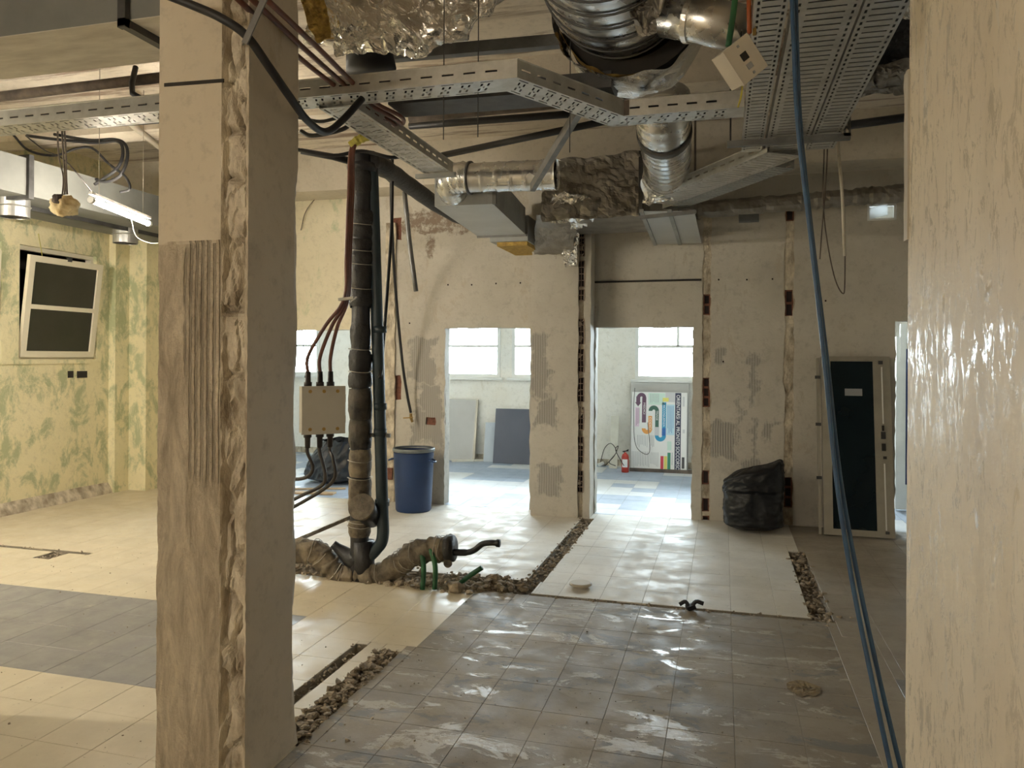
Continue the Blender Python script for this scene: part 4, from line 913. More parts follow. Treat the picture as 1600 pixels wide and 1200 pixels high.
# ------------------------------------------------------------------ CABLE TRAYS
ZT = 3.05
def tray_seg(root, a, b, w, h, style, mat, name='tray_section', k0=0., k1=0.):
    """k0, k1: mitre of the ends, offset along the run per metre sideways"""
    a, b = Vector(a), Vector(b); L = (b-a).length; d = (b-a)/L; side = d.cross(Vector((0,0,1))).normalized(); up = side.cross(d)
    P = lambda u, v, ww: a+d*(u+v*(k0*(1-u/L)+k1*u/L))+side*v+up*ww
    hol = []
    if style == 'rung':
        n = int(L/.055)
        for k in range(n):
            s_ = .02+k*.055; hol.append((s_, s_+.013, -w*.30, w*.30))
            hol += [(s_+.005, s_+.035, -w*.44, -w*.44+.010), (s_+.005, s_+.035, w*.44-.010, w*.44)]
    else:
        n = int(L/.10)
        for k in range(n):
            s_ = .02+k*.10; hol += [(s_, s_+.065, -w*.43, -w*.43+.011), (s_, s_+.065, w*.43-.011, w*.43), (s_+.010, s_+.022, -w*.27, -w*.08), (s_+.045, s_+.057, -w*.27, -w*.08), (s_+.010, s_+.022, w*.08, w*.27), (s_+.045, s_+.057, w*.08, w*.27), (s_+.028, s_+.039, -w*.04, w*.04)]
    mb = MB(); mb.holed(0, L, -w/2, w/2, hol, P, 0, .002); sec = mb.build(name, mat, root)
    sh = [(.03+k*.11, .09+k*.11, h*.42, h*.42+.011) for k in range(int((L-.06)/.11))]
    for s_ in (-1, 1):
        mb = MB(); mb.holed(0, L, 0, h, sh, lambda u, v, ww: P(u, s_*(w/2+ww), v), 0, .002); mb.build('side_flange', mat, sec)
        mb = MB(); e0, e1 = P(0, s_*(w/2), h), P(L, s_*(w/2), h); mb.tube([e0, e1], .004, 6); mb.build('rim', mat, sec)
    return sec
# zig-zag tray crossing the room
q0 = Vector((-5.7, 3.58, ZT)); q1 = W(792, 122, Z=ZT); q2 = W(965, 190, Z=ZT); q3 = W(1163, 165, Z=ZT)
q0.y = q1.y = 3.62; q3.y = q2.y
d0, d1 = (q1-q0).normalized(), (q2-q1).normalized(); phi = math.atan2(d0.x*d1.y-d0.y*d1.x, d0.dot(d1)); km = math.tan(phi/2)
root = thing('cable_tray', q1, 'perforated zinc cable tray zigzagging across the ceiling from wall to wall', 'cable tray', 'perforated cable trays')
tray_seg(root, q0, q1, .17, .09, 'bar', M['tray'], k1=km); tray_seg(root, q1, q2, .17, .09, 'bar', M['tray'], k0=-km, k1=-km); tray_seg(root, q2, q3, .17, .09, 'bar', M['tray'], k0=km)
mb = MB(); mb.box(q2.x+.045-.03, q2.x+.045+.03, q2.y-.092, q2.y-.089, ZT+.004, ZT+.086); mb.build('corner_joint', M['rust'], root)
for k, (off, lab) in enumerate(((-.045, 'added black cable darkening the zigzag tray slots along its near flange'), (.01, 'added black cable darkening the slots in the middle of the zigzag tray'))):
    o0, o1, o2, o3 = q0+Vector((0,off,.035)), q1+Vector((-off*km,off,.035)), q2+Vector((-off*km,off,.035)), q3+Vector((-.05,off,.035))
    mb = MB(); mb.tube([o0, o1, o2, o3], .026, 10); single(mb, 'slot_dark_cable', M['black'], lab, 'cable', 'cables added to darken the zigzag tray slots', True)  # added so the flange and bottom slots show dark instead of bright ceiling
a, b = W(487, 160, Z=ZT-.02), W(692, 272, Z=ZT-.02); b.x = a.x = (a.x+b.x)/2+.03; a.y = 3.66
root = thing('cable_tray', a, 'cable tray end running away above the soil stack', 'cable tray', 'perforated cable trays')
tray_seg(root, a, b, .20, .08, 'half', M['tray']); mb = MB(); mb.bar(b+Vector((-.16,-.05,-.02)), b+Vector((.14,-.05,-.02)), .035, .03); mb.build('support', M['galv_dull'], root)
# three parallel trays on the right
xl = [W(p, 0, Z=ZT).x for p in (1181, 1232, 1243, 1348, 1354, 1424)]
yend = W(1240, 236, Z=ZT).y
for k, lab in enumerate(('narrow left one of three parallel cable trays beside the white socket box', 'wide middle one of three parallel trays behind the blue cable', 'right one of three parallel trays nearest the right wall')):
    a = Vector(((xl[2*k]+xl[2*k+1])/2, 1.0 if k < 2 else 2.99, ZT)); b = Vector((a.x, yend-(0 if k else .05)+(.15 if k == 1 else 0), ZT))
    root = thing('cable_tray', b, lab, 'cable tray', 'perforated cable trays'); ww_ = xl[2*k+1]-xl[2*k]; tray_seg(root, a, b, ww_, .06, 'rung', M['tray'])
    mb = MB(); mb.box(a.x-ww_*.46, a.x+ww_*.46, a.y, b.y-.02, ZT+.006, ZT+.03); mb.build('slot_darkener', M['iron'], root)  # added dark box, keeps the bright ceiling from showing through the slots
# branch going off to the far wall and dropping down it
a = Vector(((xl[2]+xl[3])/2, yend-.05, ZT-.03)); b = W(1030, 318, Z=ZT-.03)
root = thing('cable_tray', b, 'cable tray branch slanting from the three trays to the far wall above the right doorway', 'cable tray', 'perforated cable trays')
dv = (b-a).normalized(); sd = dv.cross(Vector((0,0,1)))
tray_seg(root, a+sd*.0, b, .26, .08, 'rung', M['tray']); tray_seg(root, a+sd*.22+dv*.3, b+sd*.22+dv*.2, .16, .06, 'rung', M['galv_dull'])
e = W(1058, 380, Y=8.3); e2 = b+dv*.1
mb = MB()
s0, s1 = W(1000, 330, Y=b.y+.15), W(1085, 330, Y=b.y+.15); r0, r1 = W(1022, 382, Y=8.36), W(1096, 380, Y=8.36)
mb.slab([0, 1], [0, 1], lambda i, j: True, lambda u, v, w: (s0.lerp(s1, u)).lerp(r0.lerp(r1, u), v)+Vector((0,-w,0)), 0, .004); mb.build('drop_panel', M['galv_panel'], root)
for u in (.03, .55): mb = MB(); mb.bar(s0.lerp(s1, u)+Vector((0,-.015,0)), r0.lerp(r1, u)+Vector((0,-.015,0)), .035, .03); mb.build('drop_rail', M['galv_dull'], root)
mb = MB(); mb.bar(W(1000, 340, Y=b.y+.1), W(1088, 331, Y=b.y+.1), .03, .03); mb.build('support', M['strut'], root)
# trapeze under the three trays
a, b = W(1136, 226, Z=ZT-.03), W(1337, 199, Z=ZT-.03); b.y = a.y
root = thing('trapeze_hanger', (a+b)/2, 'steel trapeze bar carrying the three parallel trays on threaded rods', 'bracket')
mb = MB(); mb.bar(a, b, .04, .035); mb.build('channel', M['strut'], root)
for q in (a+Vector((.02,0,0)), b-Vector((.03,0,0))): mb = MB(); mb.tube([q, Vector((q.x, q.y, ZC))], .006, 6); mb.build('threaded_rod', M['iron'], root)
mb = MB(); q = b-Vector((.02,.02,0)); mb.holed(-.02, .02, 0, .16, [(-.008,.008,.02+.04*k,.045+.04*k) for k in range(3)], lambda u, v, w: q+Vector((u-.25*v*0, w, v)), 0, .006); mb.build('slotted_bracket', M['strut'], root)
# threaded rods of the zigzag tray
for px, py, Y_, lab in ((682,190,3.6,'leftmost thin threaded rod beside the zigzag tray'),(737,180,3.6,'second thin threaded rod, right of the foil bundle'),(885,150,4.0,'thin threaded rod beside the slanting middle of the zigzag tray')):
    q = W(px, py, Y=Y_); mb = MB(); mb.tube([(q.x, Y_+.1, ZT-.22), (q.x, Y_+.1, ZC)], .0028, 6)
    single(mb, 'threaded_rod', M['iron'], lab, 'rod', 'rods by the zigzag tray')

# ------------------------------------------------------------------ DUCTS
# left room: rectangular duct along the window wall
DX0, DX1, DZ0, DZ1 = -6.75, -5.8, 3.09, 3.41
root = thing('air_duct', ((DX0+DX1)/2, 5.5, DZ0), 'long rectangular galvanised duct above the left windows with round outlets', 'duct')
js = [2.0, W(45, 290, X=DX1).y, 8.30]
for y0, y1 in zip(js, js[1:]): mb = MB(); mb.box(DX0, DX1, y0+.004, y1-.004, DZ0, DZ1); mb.build('duct_section', M['duct_grey'], root)
mb = MB(); yj = js[1]; mb.holed(DX0-.03, DX1+.03, DZ0-.03, DZ1+.03, [(DX0, DX1, DZ0, DZ1)], lambda u, v, w: (u, w, v), yj-.025, yj+.025); mb.build('flange', M['iron'], root)
for px, py in ((22, 322), (196, 366)):
    q = W(px, py, Z=DZ0-.06); c = Vector((q.x, q.y, DZ0))
    mb = MB(); mb.lathe(c, [(.125,0),(.125,-.06),(.135,-.065),(.125,-.075),(.125,-.16),(.115,-.16),(.115,0)], 28); o = mb.build('outlet', M['galv'], root, False)
    mb = MB(); mb.lathe(c, [(.114,-.08),(0,-.08)], 24); mb.build('outlet_dark', M['dot'], o)
mb = MB(); mb.bar((DX0+.55, 2.0, DZ0-.02), (DX0+.55, 8.2, DZ0-.02), .05, .04); mb.build('rail', M['iron'], root)
# top-left lateral duct near the camera
b0 = W(0, 58, Z=3.17); f0 = W(0, 124, Z=3.17)
root = thing('air_duct', (-4, b0.y, 3.17), 'big flat grey duct at the top left corner held by a black angle frame', 'duct')
mb = MB(); mb.box(-5.7, CX0-.02, b0.y, f0.y, 3.172, 3.62); mb.build('duct_section', M['duct_grey'], root); mb = MB(); mb.box(-5.7, CX0-.02, b0.y, f0.y, 3.168, 3.172); mb.build('underside', M['duct_pale'], root)
ax = W(192, 30, Y=b0.y-.02).x
mb = MB(); mb.box(ax-.02, ax+.02, b0.y-.03, b0.y-.002, 3.13, 3.95); mb.build('angle_frame', M['iron'], root); mb = MB(); mb.box(ax-.02, ax+.02, b0.y-.03, f0.y+.05, 3.135, 3.168); mb.build('angle_frame', M['iron'], root)
# galvanised box duct above doorway 1
bb = 1.25; zb2 = H+bb
A, B, C_, D_ = W(679, 322.5, Z=zb2), W(770.5, 318.5, Z=zb2), W(820.5, 366, Z=zb2), W(746, 369, Z=zb2)
root = thing('air_duct', (A+C_)/2, 'galvanised box duct with pale underside hanging before the pier', 'duct')
mb = MB(); tp = Vector((0,0,.27)); n0 = len(mb.v); mb.v += [A, B, C_, D_, A+tp, B+tp, C_+tp, D_+tp]
for q in ((0,3,2,1),(4,5,6,7),(0,1,5,4),(1,2,6,5),(2,3,7,6),(3,0,4,7)): mb.face([n0+i for i in q], 1 if q == (0,3,2,1) else 0)
mb.build('duct_section', [M['galv_dull'], M['galv_panel']], root)
mb = MB(); k = (C_-B).normalized(); mb.bar(B-k*.0+Vector((.012,0,-.004)), B+Vector((.012,0,.27)), .03, .03); mb.build('flange', M['strut'], root)
mb = MB(); mb.bar(C_+Vector((.01,.02,-.005)), D_+Vector((-.01,.02,-.005)), .02, .02); mb.build('flange', M['strut'], root)
e0, e1 = D_+(C_-D_)*.25+Vector((0,.03,0)), C_+Vector((.02,.03,0))
mb = MB(); mb.box(e0.x, e1.x, e0.y, YF-.01, zb2-.06, zb2+.2); mb.build('wall_sleeve', M['galv_dull'], root); mb = MB(); mb.box(e0.x+.06, e1.x-.02, e0.y+.05, YF-.01, zb2-.10, zb2-.06); mb.build('insulation_edge', M['wool'], root)
def duct_path(mb, P, r, ring=.0, per=4, n=28, amp=.012, caps=False):
    rs = [r+(amp if i % per == 0 else 0) for i in range(len(P))]; mb.tube(P, rs, n, caps)
# round spiral pipe lying across the box duct, with elbow
root = thing('spiral_duct', W(770, 300, Y=6.0), 'round spiral duct lying across the front of the galvanised box duct', 'duct', 'round spiral ducts')
Yr = A.y-.10
P = [W(735+(870-735)*k/48, 278-5*k/48, Y=Yr) for k in range(49)]
mb = MB(); duct_path(mb, P, .118, per=8, amp=.006); mb.build('straight_pipe', M['spiral'], root, True)
E = spl([W(734, 278, Y=Yr), W(718, 278, Y=Yr), W(706, 284, Y=Yr+.03), W(708, 296, Y=Yr+.10), W(716, 300, Y=Yr+.2)], 8); mb = MB(); duct_path(mb, E, .125, per=5, amp=.008); mb.build('elbow', M['spiral'], root, True)
mb = MB(); mb.tube([W(733, 278, Y=Yr), W(737, 278, Y=Yr)], .134, 28, True); mb.build('collar', M['seam'], root, True)
# crumpled foil helper
def crumple(v, s, amp, seed):
    w = v*s+Vector((seed, seed*.7, seed*.3)); f = noise.voronoi(w)[0]; g = noise.voronoi(w*2.6+Vector((5,1,3)))[0]
    k = amp*1.5*(f[1]-f[0]-.25); k2 = amp*.7*(g[1]-g[0]-.25)
    d = Vector((nz(w.x*.6, w.y*.6, w.z*.6), -.9, nz(w.x*.6, w.y*.6+4, w.z*.6)))
    return v+d*(k+k2)+Vector((nz(w.x*1.1, w.y*1.1, w.z*1.1+2), 0, nz(w.x*1.1+7, w.y*1.1, w.z*1.1)))*amp*.6
def sheet(corners, nu, nv, s, amp, seed, sag=0):
    a, b, c, d = [Vector(q) for q in corners]
    m_ = MB(); m_.grid(nu, nv, lambda u, v: crumple(a.lerp(b, u).lerp(d.lerp(c, u), v)+Vector((0,0,-sag*4*u*(1-u))), s, amp, seed)); return m_
# foil covered plenum and the drape below it
FY = 7.0
fa, fb, fc_, fd = W(848, 250, Y=FY), W(1002, 236, Y=FY), W(1000, 336, Y=FY), W(846, 345, Y=FY)
root = thing('foil_plenum', (fa+fc_)/2, 'dusty foil-wrapped plenum box hanging above the wall pier', 'duct')
mb = sheet((fa, fb, fc_, fd), 50, 36, 5, .05, 2); mb.build('front_wrap', M['foil_dirty'], root)
xb0, xb1, zb0, zb1 = fa.x+.04, fb.x-.02, fd.z+.04, fb.z-.02
mb = MB(); mb.box(xb0, xb1, FY+.05, YF-.3, zb0, zb1); mb.build('box', M['foil_dirty'], root)
mb = MB(); mb.box(fb.x-.02, fb.x+.015, FY-.02, FY+.05, fc_.z, fb.z); mb.build('edge_strip', M['iron'], root)
mb = sheet((W(862, 300, Y=FY-.04), W(925, 305, Y=FY-.04), W(930, 345, Y=FY+.1), W(850, 350, Y=FY+.1)), 34, 26, 11, .06, 5); mb.build('torn_foil', M['foil'], root)
mb = sheet((W(838, 335, Y=7.4), W(905, 335, Y=7.4), W(893, 398, Y=PY-.03), W(834, 398, Y=PY-.03)), 26, 26, 7, .03, 9); mb.build('hanging_wrap', M['foil_dirty'], root)
mb = sheet((W(880, 350, Y=7.9), W(906, 345, Y=7.9), W(900, 415, Y=PY-.06), W(880, 418, Y=PY-.06)), 16, 34, 16, .045, 12); mb.build('torn_foil', M['foil'], root)
mb = sheet((W(885, 330, Y=7.3), W(925, 322, Y=7.3), W(918, 352, Y=7.5), W(893, 360, Y=7.5)), 20, 16, 13, .05, 15); mb.build('torn_foil', M['foil'], root)
# big spiral duct overhead, ending in a torn foil sleeve
root = thing('spiral_duct', (-.4, 4.0, 3.3), 'huge shiny spiral duct overhead with torn foil sleeve at its end', 'duct', 'round spiral ducts')
c0 = W(985, 30, Y=4.2); cz = 3.66; ra = .36; cx_ = W(985, 100, Y=4.15).x-.005
Yd = 4.15
P = [Vector((cx_-.04+.0*k, 2.6+(Yd-2.6)*k/64, cz)) for k in range(65)]
mb = MB(); mb.tube(P, [ra*(1-.10*max(0, (k-52)/12)**2)+(.007 if k % 6 == 0 else 0) for k in range(65)], 44, True); mb.build('duct_shell', M['spiral'], root, True)
for k in range(20, 64, 6):
    mb = MB(); c = P[k]; rr = ra*(1-.10*max(0, (k-52)/12)**2)+.009; mb.tube([c+Vector((rr*math.cos(a*PI/24), 0, rr*math.sin(a*PI/24))) for a in range(49)], .006, 6); mb.build('seam', M['seam'], root, True)
def sleeve(u, v):
    th = PI*1.02+u*PI*.96; rr = ra+.055-.03*v+.03*nz(math.cos(th)*3, v*2, 4); y = Yd-.06+.38*v
    return crumple(Vector((cx_+rr*math.cos(th)*1.02, y, cz-.035+rr*math.sin(th)-.02*v)), 9, .022, 3)
mb = MB(); mb.grid(110, 26, sleeve); mb.build('foil_sleeve', M['foil'], root)
mb = MB(); mb.grid(30, 6, lambda u, v: crumple(Vector((cx_+(ra+.035)*math.cos(PI*1.1+u*PI*.45), Yd-.03+.06*v, cz-.03+(ra+.035)*math.sin(PI*1.1+u*PI*.45))), 12, .02, 6)); mb.build('insulation_layer', M['wool'], root)
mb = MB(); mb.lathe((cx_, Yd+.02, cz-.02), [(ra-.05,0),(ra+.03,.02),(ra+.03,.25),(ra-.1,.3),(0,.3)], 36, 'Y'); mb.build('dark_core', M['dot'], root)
mb = sheet((W(975, -8, Y=3.5), W(1040, -8, Y=3.5), W(1020, 50, Y=3.62), W(998, 52, Y=3.62)), 22, 18, 12, .06, 33); mb.build('torn_foil', M['foil_dirty'], root)
# smooth smaller pipe to its right
root = thing('spiral_duct', W(1110, 40, Y=3.9), 'smooth steel pipe stub between the big duct and the socket box', 'duct', 'round spiral ducts')
mb = MB(); mb.tube([W(1040, 22, Y=3.75), W(1090, 30, Y=3.72), W(1170, 48, Y=3.65)], .105, 28); mb.build('straight_pipe', M['spiral'], root, True)
mb = MB(); P = [W(1076, 28, Y=3.73), W(1084, 29, Y=3.725)]; mb.tube(P, .114, 28); mb.build('collar', M['foil'], root, False)
# lower spiral duct
root = thing('spiral_duct', W(1040, 250, Y=5.5), 'spiral duct hanging behind the zigzag tray and dropping towards the foil plenum', 'duct', 'round spiral ducts')
P = spl([W(1034, 150, Y=4.85), W(1036, 190, Y=5.0), W(1040, 222, Y=5.3), W(1042, 250, Y=5.7), W(1040, 275, Y=6.3)], 16)
mb = MB(); mb.tube(P, [.165+(.008 if k % 4 == 0 else 0) for k in range(len(P))], 30); mb.build('duct_shell', M['spiral'], root, True)
i = 22; mb = MB(); mb.tube(P[i:i+4], .18, 30); mb.build('collar', M['seam'], root, True)
mb = sheet((W(1005, 265, Y=6.2), W(1060, 285, Y=6.2), W(1050, 315, Y=6.4), W(1003, 320, Y=6.4)), 24, 18, 11, .07, 21); mb.build('torn_foil', M['foil'], root)
# torn foil bundle at the top left of the middle
root = thing('foil_bundle', W(640, 40, Y=3.9), 'big torn bundle of shiny foil insulation hanging from the ceiling', 'insulation')
FYc = 3.95
def bundle(u, v):
    px = 478+u*322; bot = 70+16*math.sin(u*3.0)+10*nz(u*6, 2)-(max(0, u-.5)**1.7)*260
    py = -60+(bot+60)*v; y = FYc+.30-.55*math.sin(v*PI*.62)*(.7+.3*math.sin(u*PI))
    return crumple(W(px, py, Y=y), 7, .075, 41)
mb = MB(); mb.grid(150, 84, bundle); mb.build('outer_foil', M['foil'], root)
mb = MB(); mb.grid(40, 20, lambda u, v: crumple(W(478+u*230, -50+v*(112-u*40), Y=FYc+.30), 4, .05, 5)); mb.build('inner_foil', M['foil_dirty'], root)
mb = sheet((W(470, 0, Y=3.7), W(505, -5, Y=3.7), W(512, 60, Y=3.75), W(490, 66, Y=3.75)), 14, 20, 8, .05, 61); mb.build('foil_tatter', M['wool'], root)
mb = sheet((W(515, 40, Y=3.72), W(560, 35, Y=3.72), W(560, 85, Y=3.8), W(525, 92, Y=3.8)), 20, 20, 11, .06, 63); mb.build('foil_tatter', M['foil'], root)
P = [W(575, 60, Y=4.2), W(580, 110, Y=4.2)]; mb = MB(); mb.tube(P, [.13,.15], 20); single(mb, 'short_duct', M['black'], 'black duct stub below the foil bundle', 'duct', smooth=True)
# dark foil scraps beside the right wall
root = thing('foil_scrap', W(1385, 100, Y=4.6), 'torn foil and black sheet hanging between the right tray and right wall', 'insulation')
mb = sheet((W(1380, 30, Y=5.0), W(1440, 10, Y=5.0), W(1440, 90, Y=5.2), W(1355, 115, Y=5.2)), 24, 24, 6, .06, 71); mb.build('black_sheet', M['black'], root)
mb = sheet((W(1355, 110, Y=5.15), W(1440, 85, Y=5.1), W(1440, 140, Y=5.3), W(1345, 152, Y=5.3)), 26, 18, 8, .07, 73); mb.build('foil', M['foil_dirty'], root)
mb = sheet((W(1385, 0, Y=4.2), W(1440, -10, Y=4.2), W(1432, 30, Y=4.25), W(1390, 34, Y=4.25)), 20, 14, 8, .06, 75); mb.build('foil', M['foil'], root)

# ------------------------------------------------------------------ CEILING PIPES, STRUTS, WIRES
def pipe(pts, r, mat, name, label, cat='pipe', n=10, group=None): mb = MB(); mb.tube(pts, r, n); return single(mb, name, mat, label, cat, group, True)
pipe([W(640, 186, Y=5.2), W(1000, 150, Y=5.2)], .03, M['rust'], 'ceiling_pipe', 'upper of two dark pipes crossing behind the zigzag tray')
pipe([W(640, 197, Y=5.3), W(1000, 170, Y=5.3)], .026, M['black'], 'ceiling_pipe', 'lower of two dark pipes crossing behind the zigzag tray')
pipe([W(690, 243, Y=5.6), W(1000, 178, Y=5.1)], .024, M['black'], 'ceiling_pipe', 'slanting black pipe running up to the tray bend')
mb = MB(); mb.bar(W(600, 88, Y=4.5), W(900, 62, Y=4.5), .06, .07); single(mb, 'ceiling_rail', M['strut'], 'dark steel rail behind the foil bundle', 'rail')
mb = MB(); mb.bar(W(620, 162, Y=4.3), W(960, 135, Y=4.3), .25, .09); single(mb, 'ceiling_channel', M['iron'], 'black channel behind the middle of the zigzag tray', 'rail')
pipe([W(-60, 158, Y=4.4), W(262, 120, Y=4.4)], .035, M['rust'], 'ceiling_pipe', 'brown ceiling pipe above the left cable tray')
pipe([W(-60, 206, Y=4.6), W(262, 183, Y=4.6)], .04, M['iron'], 'ceiling_pipe', 'dark pipe just below the left cable tray')
pipe([W(200, 190, Y=5.6), W(262, 240, Y=6.6)], .03, M['side'], 'ceiling_pipe', 'pale pipe slanting behind the pillar near the lamp')
pipe([W(1325, 196, Y=5.9), W(1470, 176, Y=5.9)], .03, M['black'], 'ceiling_pipe', 'short black pipe between the trays and right wall')
mb = MB(); P = [W(1060+370*k/60, 331-31*k/60, Y=8.1) for k in range(61)]
mb.tube(P, [.085+.02*nz(k*.7) for k in range(61)], 14)
for i, v in enumerate(mb.v): mb.v[i] = crumple(v, 9, .02, 4)
single(mb, 'lagged_pipe', M['foil_dirty'], 'lagged pipe in dusty foil along the top of the far wall', 'pipe')
mb = MB(); mb.bar(W(832, 293, Y=5.4), W(905, 172, Y=4.22), .035, .06); single(mb, 'strut_bar', M['strut'], 'grey steel strut slanting in front of the foil plenum', 'bar')
mb = MB(); mb.bar(W(926, 441, Y=YF-.008), W(1096, 437, Y=YF-.008), .012, .02); single(mb, 'wall_rod', M['dot'], 'thin black rod along the wall above the right doorway', 'rod')
pipe([Vector((W(1086, 190, Y=7).x, 7, ZC)), W(1086, 272, Y=7)], .010, M['rust'], 'conduit', 'thin upright conduit right of the lower spiral duct')
for k, (P, lab) in enumerate((([(1288,120),(1288,225),(1286,300),(1290,360),(1303,430),(1316,458),(1320,440),(1319,330),(1310,225),(1308,120)], 'thin looped wire hanging in front of the far wall'), ([(1293,120),(1293,225),(1290,290),(1285,350),(1281,405)], 'short straight wire hanging left of the looped wire'))):
    mb = MB(); mb.tube(spl([W(a, b, Y=6.2) for a, b in P], 8), .005, 6); single(mb, 'hanging_wire', M['rust'], lab, 'wire', smooth=True)
pipe([W(1306, 115, Y=6.2), W(1308, 215, Y=6.2), W(1316, 300, Y=6.2), W(1320, 400, Y=6.2)], .012, M['side'], 'hanging_conduit', 'pale flexible conduit hanging beside the looped wire')
# blue cable loop
for k, (P, lab) in enumerate((([(1237,-20,2.35),(1240,60,2.35),(1247,200,2.35),(1268,380,2.35),(1288,560,2.35),(1306,740,2.33),(1330,900,2.3),(1362,1060,2.25),(1396,1220,2.2)], 'left strand of the long blue cable hanging from the trays'), ([(1243,-20,2.36),(1245,60,2.37),(1251,200,2.37),(1270,380,2.37),(1292,560,2.37),(1312,740,2.35),(1340,900,2.32),(1374,1060,2.28),(1412,1220,2.24)], 'right strand of the long blue cable hanging from the trays'))):
    mb = MB(); mb.tube(spl([W(a, b, Y=y) for a, b, y in P], 8), .0066, 10); single(mb, 'blue_cable', M['rope'], lab, 'cable', 'blue cable strands', True)
for P, rr, lab in (([(455,232,5.0),(520,243,5.1),(565,236,5.2),(612,246,5.3),(640,240,5.6)], .014, 'black cable looping over the top of the soil stack'),
                   ([(460,182,4.6),(500,190,4.6),(535,184,4.6),(575,196,4.7),(610,214,4.9)], .012, 'thin black cable snaking under the crossing of the trays'),
                   ([(470,205,4.9),(488,212,4.9),(530,204,4.9),(552,192,4.9)], .016, 'short dark cable end left of the yellow tape')):
    mb = MB(); mb.tube(spl([W(a, b, Y=y) for a, b, y in P], 6), rr, 8); single(mb, 'black_cable', M['black'], lab, 'cable', smooth=True)
for P, lab in (([(498,180),(494,215),(500,262),(490,300)], 'fine rusty wire trailing down the wall left of the red-brown cables'), ([(520,262),(500,300),(478,330),(470,360)], 'fine curved wire on the wall beside the pillar edge')):
    mb = MB(); mb.tube(spl([W(a, b, Y=YF-.03) for a, b in P], 6), .005, 5); single(mb, 'hanging_wire', M['rust'], lab, 'wire', smooth=True)
# white socket box with its cables
SB = W(1162, 94, Y=3.05); root = thing('socket_box', SB, 'cream plastic socket box dangling tilted between the spiral duct and trays', 'electrical box')
RB = Matrix.Rotation(math.radians(34), 3, 'Z') @ Matrix.Rotation(math.radians(50), 3, 'Y') @ Matrix.Rotation(math.radians(4), 3, 'X')
def sb(u, v, w): return SB+RB @ Vector((u, w, v))
def sbb(u0, u1, v0, v1, w0, w1, nm, mat): m_ = MB(); m_.slab([u0, u1], [v0, v1], lambda i, j: True, sb, w0, w1); return m_.build(nm, mat, root)
sbb(-.071, .071, -.062, .062, 0, .075, 'body', M['cream']); sbb(-.074, .074, -.065, .065, -.014, 0, 'cover', M['cream'])
sbb(-.026, .004, -.014, .016, -.017, -.014, 'socket_hole', M['dot']); sbb(.018, .040, -.014, .012, -.017, -.014, 'switch', M['plate'])
for u in (-.055, .058): sbb(u-.005, u+.005, -.005, .005, -.016, -.014, 'screw', M['plate'])
pipe(spl([W(1150, -15, Y=3.1), W(1146, 20, Y=3.1), W(1138, 72, Y=3.08)], 6), .012, M['greenp'], 'green_cable', 'green cable running down into the dangling socket box', 'cable')
pipe([W(1170, -15, Y=3.25), W(1171, 52, Y=3.25)], .010, M['orange'], 'orange_conduit', 'orange conduit just above the dangling socket box', 'conduit')
pipe([W(1178, -15, Y=3.25), W(1179, 55, Y=3.25)], .008, M['brass'], 'brown_conduit', 'brown conduit right of the orange one', 'conduit')
pipe(spl([W(1160, 133, Y=3.1), W(1158, 150, Y=3.1), W(1153, 168, Y=3.1)], 4), .004, M['yellow'], 'yellow_wire', 'short yellow wire below the dangling socket box', 'wire', 6)
def translucent():
    t = NT('translucent_white_sheet'); tl = t.n('ShaderNodeBsdfTranslucent'); tl.inputs[0].default_value = (.9,.92,.93,1)
    mx = t.n('ShaderNodeMixShader'); mx.inputs[0].default_value = .7; t.l(t.b.outputs[0], mx.inputs[1]); t.l(tl.outputs[0], mx.inputs[2])
    t.out((.85,.86,.86), .5); t.l(mx.outputs[0], t.t.nodes['Material Output'].inputs['Surface']); return t.mat
TRANSL = translucent()
# wall fixtures on the far wall
p = W(1170, 338, Y=YF-.03); mb = MB(); mb.box(p.x-.10, p.x+.10, YF-.07, YF-.002, p.z-.06, p.z+.05); mb.box(p.x-.11, p.x+.13, YF-.075, YF-.002, p.z+.05, p.z+.06); single(mb, 'duct_stub', M['vent'], 'small grey box fixed on the far wall under the lagged pipe', 'box')
root = thing('vent_cover', ((hv.x+hw.x)/2, YF, hv.z), 'white plastic vent cover hanging askew in its wall hole', 'vent')
mb = MB(); mb.slab([0, 1], [0, 1], lambda i, j: True, lambda u, v, w: (hv.x+.02+(hw.x-hv.x-.1)*u, YF-.02+w, hv.z+.01+(hw.z-hv.z-.05)*v+.04*u), 0, .015); mb.build('cover', TRANSL, root)
mb = MB(); mb.holed(hv.x, hw.x, hv.z, hw.z, [(hv.x+.02, hw.x-.02, hv.z+.02, hw.z-.02)], lambda u, v, w: (u, w, v), YF-.006, YF+.03); mb.build('vent_frame', M['white'], root)

# ------------------------------------------------------------------ LAMP, FOAM LUMP AND LOOSE CABLES (left room)
def tube_lamp(a, b, label, mat='tubelight'):
    a, b = Vector(a), Vector(b); root = thing('tube_lamp', (a+b)/2, label, 'lamp'); d = (b-a).normalized()
    mb = MB(); mb.tube([a+d*.03, b-d*.03], .022, 14); mb.build('tube', M[mat], root, True)
    mb = MB(); mb.bar(a+Vector((0,0,.055)), b+Vector((0,0,.055)), .03, .022); mb.build('batten', M['white'], root)
    for q, s_ in ((a, 1), (b, -1)): mb = MB(); mb.tube([q, q+d*s_*.035], .026, 12); mb.build('tube_holder', M['white'], root)
    for q in (a+d*.12, b-d*.12): mb = MB(); mb.tube([q+Vector((0,0,.06)), Vector((q.x, q.y, ZC-.004))], .003, 5); mb.build('suspension_wire', M['wire'], root)
    return root
tube_lamp(W(141, 312, Y=5.0), W(234, 350, Y=5.9), 'glowing fluorescent tube lamp hanging beside the left duct')
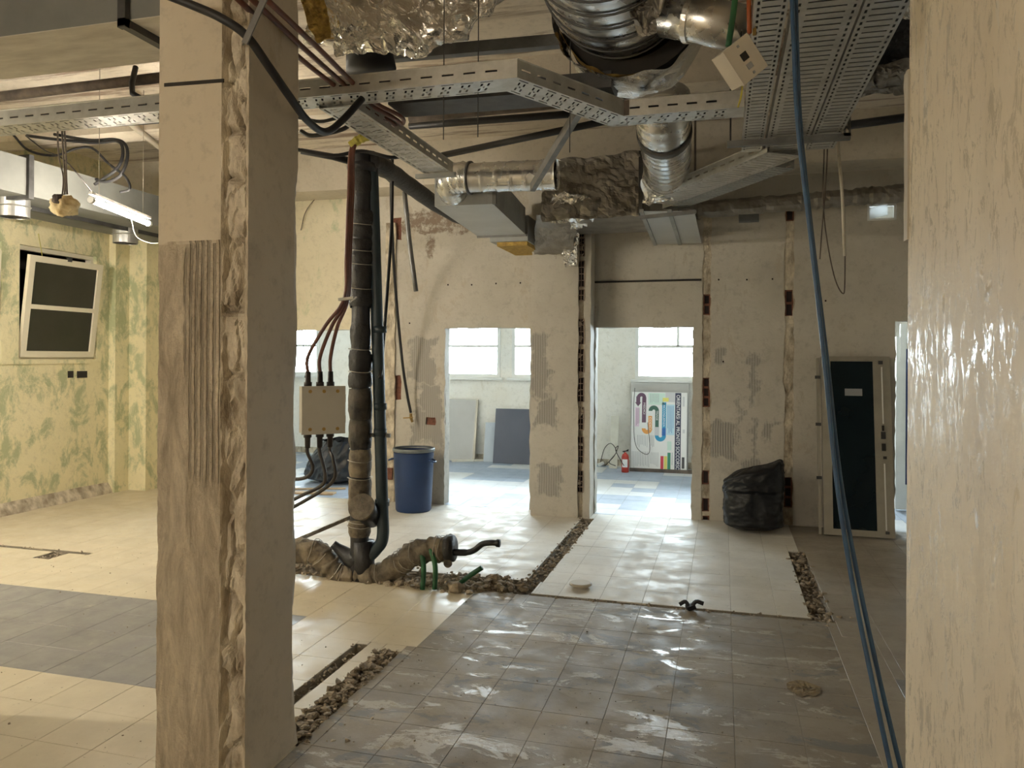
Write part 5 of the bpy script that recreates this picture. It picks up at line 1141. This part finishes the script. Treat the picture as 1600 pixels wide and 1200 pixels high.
tube_lamp((-3.6, -2.45, 2.28), (-2.4, -2.45, 2.28), 'fluorescent tube lamp behind the viewpoint', 'tubelight2')
tube_lamp((-6.9, 2.34, 2.85), (-5.8, 2.53, 2.85), 'fluorescent tube lamp out of view beyond the left edge', 'tubelight3')
pipe(spl([W(205, 342, Y=5.62), W(212, 368, Y=5.65), W(228, 378, Y=5.7), W(246, 380, Y=5.75), W(262, 372, Y=5.85)], 6), .0035, M['cream'], 'lamp_flex', 'white flex curling under the glowing tube lamp', 'cable', 6)
c = W(101, 322, Y=4.3); root = thing('foam_lump', c, 'yellowish expanding-foam lump dangling on wires beside the lamp', 'foam')
def fl(u, v):
    th, ph = 2*PI*u, PI*v; d = Vector((math.sin(ph)*math.cos(th), math.sin(ph)*math.sin(th), math.cos(ph)*.78)); return c+d*.088*(1+.28*nz(d.x*2.2, d.y*2.2, d.z*2.2)+.14*nz(d.x*6, d.y*6, d.z*6))
mb = MB(); mb.grid(30, 20, fl); mb.build('lump', M['foam'], root, True)
mb = MB(); lump(mb, c+Vector((.0,-.05,.03)), .045, 3, .9); mb.build('dark_core', M['rust'], root)
for k, (dx, px) in enumerate(((-.02,90),(.0,97),(.02,101))):
    mb = MB(); mb.tube(spl([c+Vector((dx,0,.08)), c+Vector((dx*.6,0,.2)), W(px+2, 245, Y=4.1), W(px, 205, Y=3.85), W(px, 186, Y=3.66)], 5), .006, 6); mb.build('wire', M['rust'], root, True)
for P, lab, r in (([(42,212),(90,218),(150,223),(185,221),(192,240),(184,262),(165,277),(148,288)], 'black cable loop nearest the foam lump, turning down at its end', .014),
               ([(85,210),(140,219),(180,218),(197,228),(198,252),(186,276),(165,284),(150,280)], 'second black cable loop beside the first above the left duct', .014),
               ([(20,210),(45,235),(85,243),(120,232),(145,232),(170,256),(196,276),(203,295),(188,300)], 'long black cable swaying low over the left duct', .011)):
    pipe(spl([W(a, b, Y=5.6) for a, b in P], 6), r, M['black'], 'black_cable', lab, 'cable', 8, 'black cables over the left duct')
pipe([W(228, 158, Y=3.7), W(207, 146, Y=3.72), W(206, 130, Y=3.75), W(212, 105, Y=3.8)], .016, M['black'], 'bent_pipe', 'short bent black pipe end above the left cable tray')
pipe(spl([W(40, 212, Y=4.9), W(70, 235, Y=4.9), W(95, 246, Y=4.9), W(120, 270, Y=5.0), W(150, 308, Y=5.2)], 5), .005, M['cable'], 'thin_cable', 'thin brown cable sagging from the tray to the lamp', 'cable', 6)
pipe(spl([W(60, 365, X=XL+.25), W(64, 388, X=XL+.25), W(66, 400, X=XL+.2)], 4), .004, M['yellow'], 'yellow_wire', 'thin yellowish wire hanging above the tilted window', 'wire', 6)
pipe(spl([W(478, 513, Y=8.5), W(474, 545, Y=8.5), W(480, 568, Y=8.5), W(476, 590, Y=8.5)], 4), .005, M['cable'], 'hanging_wire', 'thin wire dangling in the left doorway above the box', 'wire', 6)
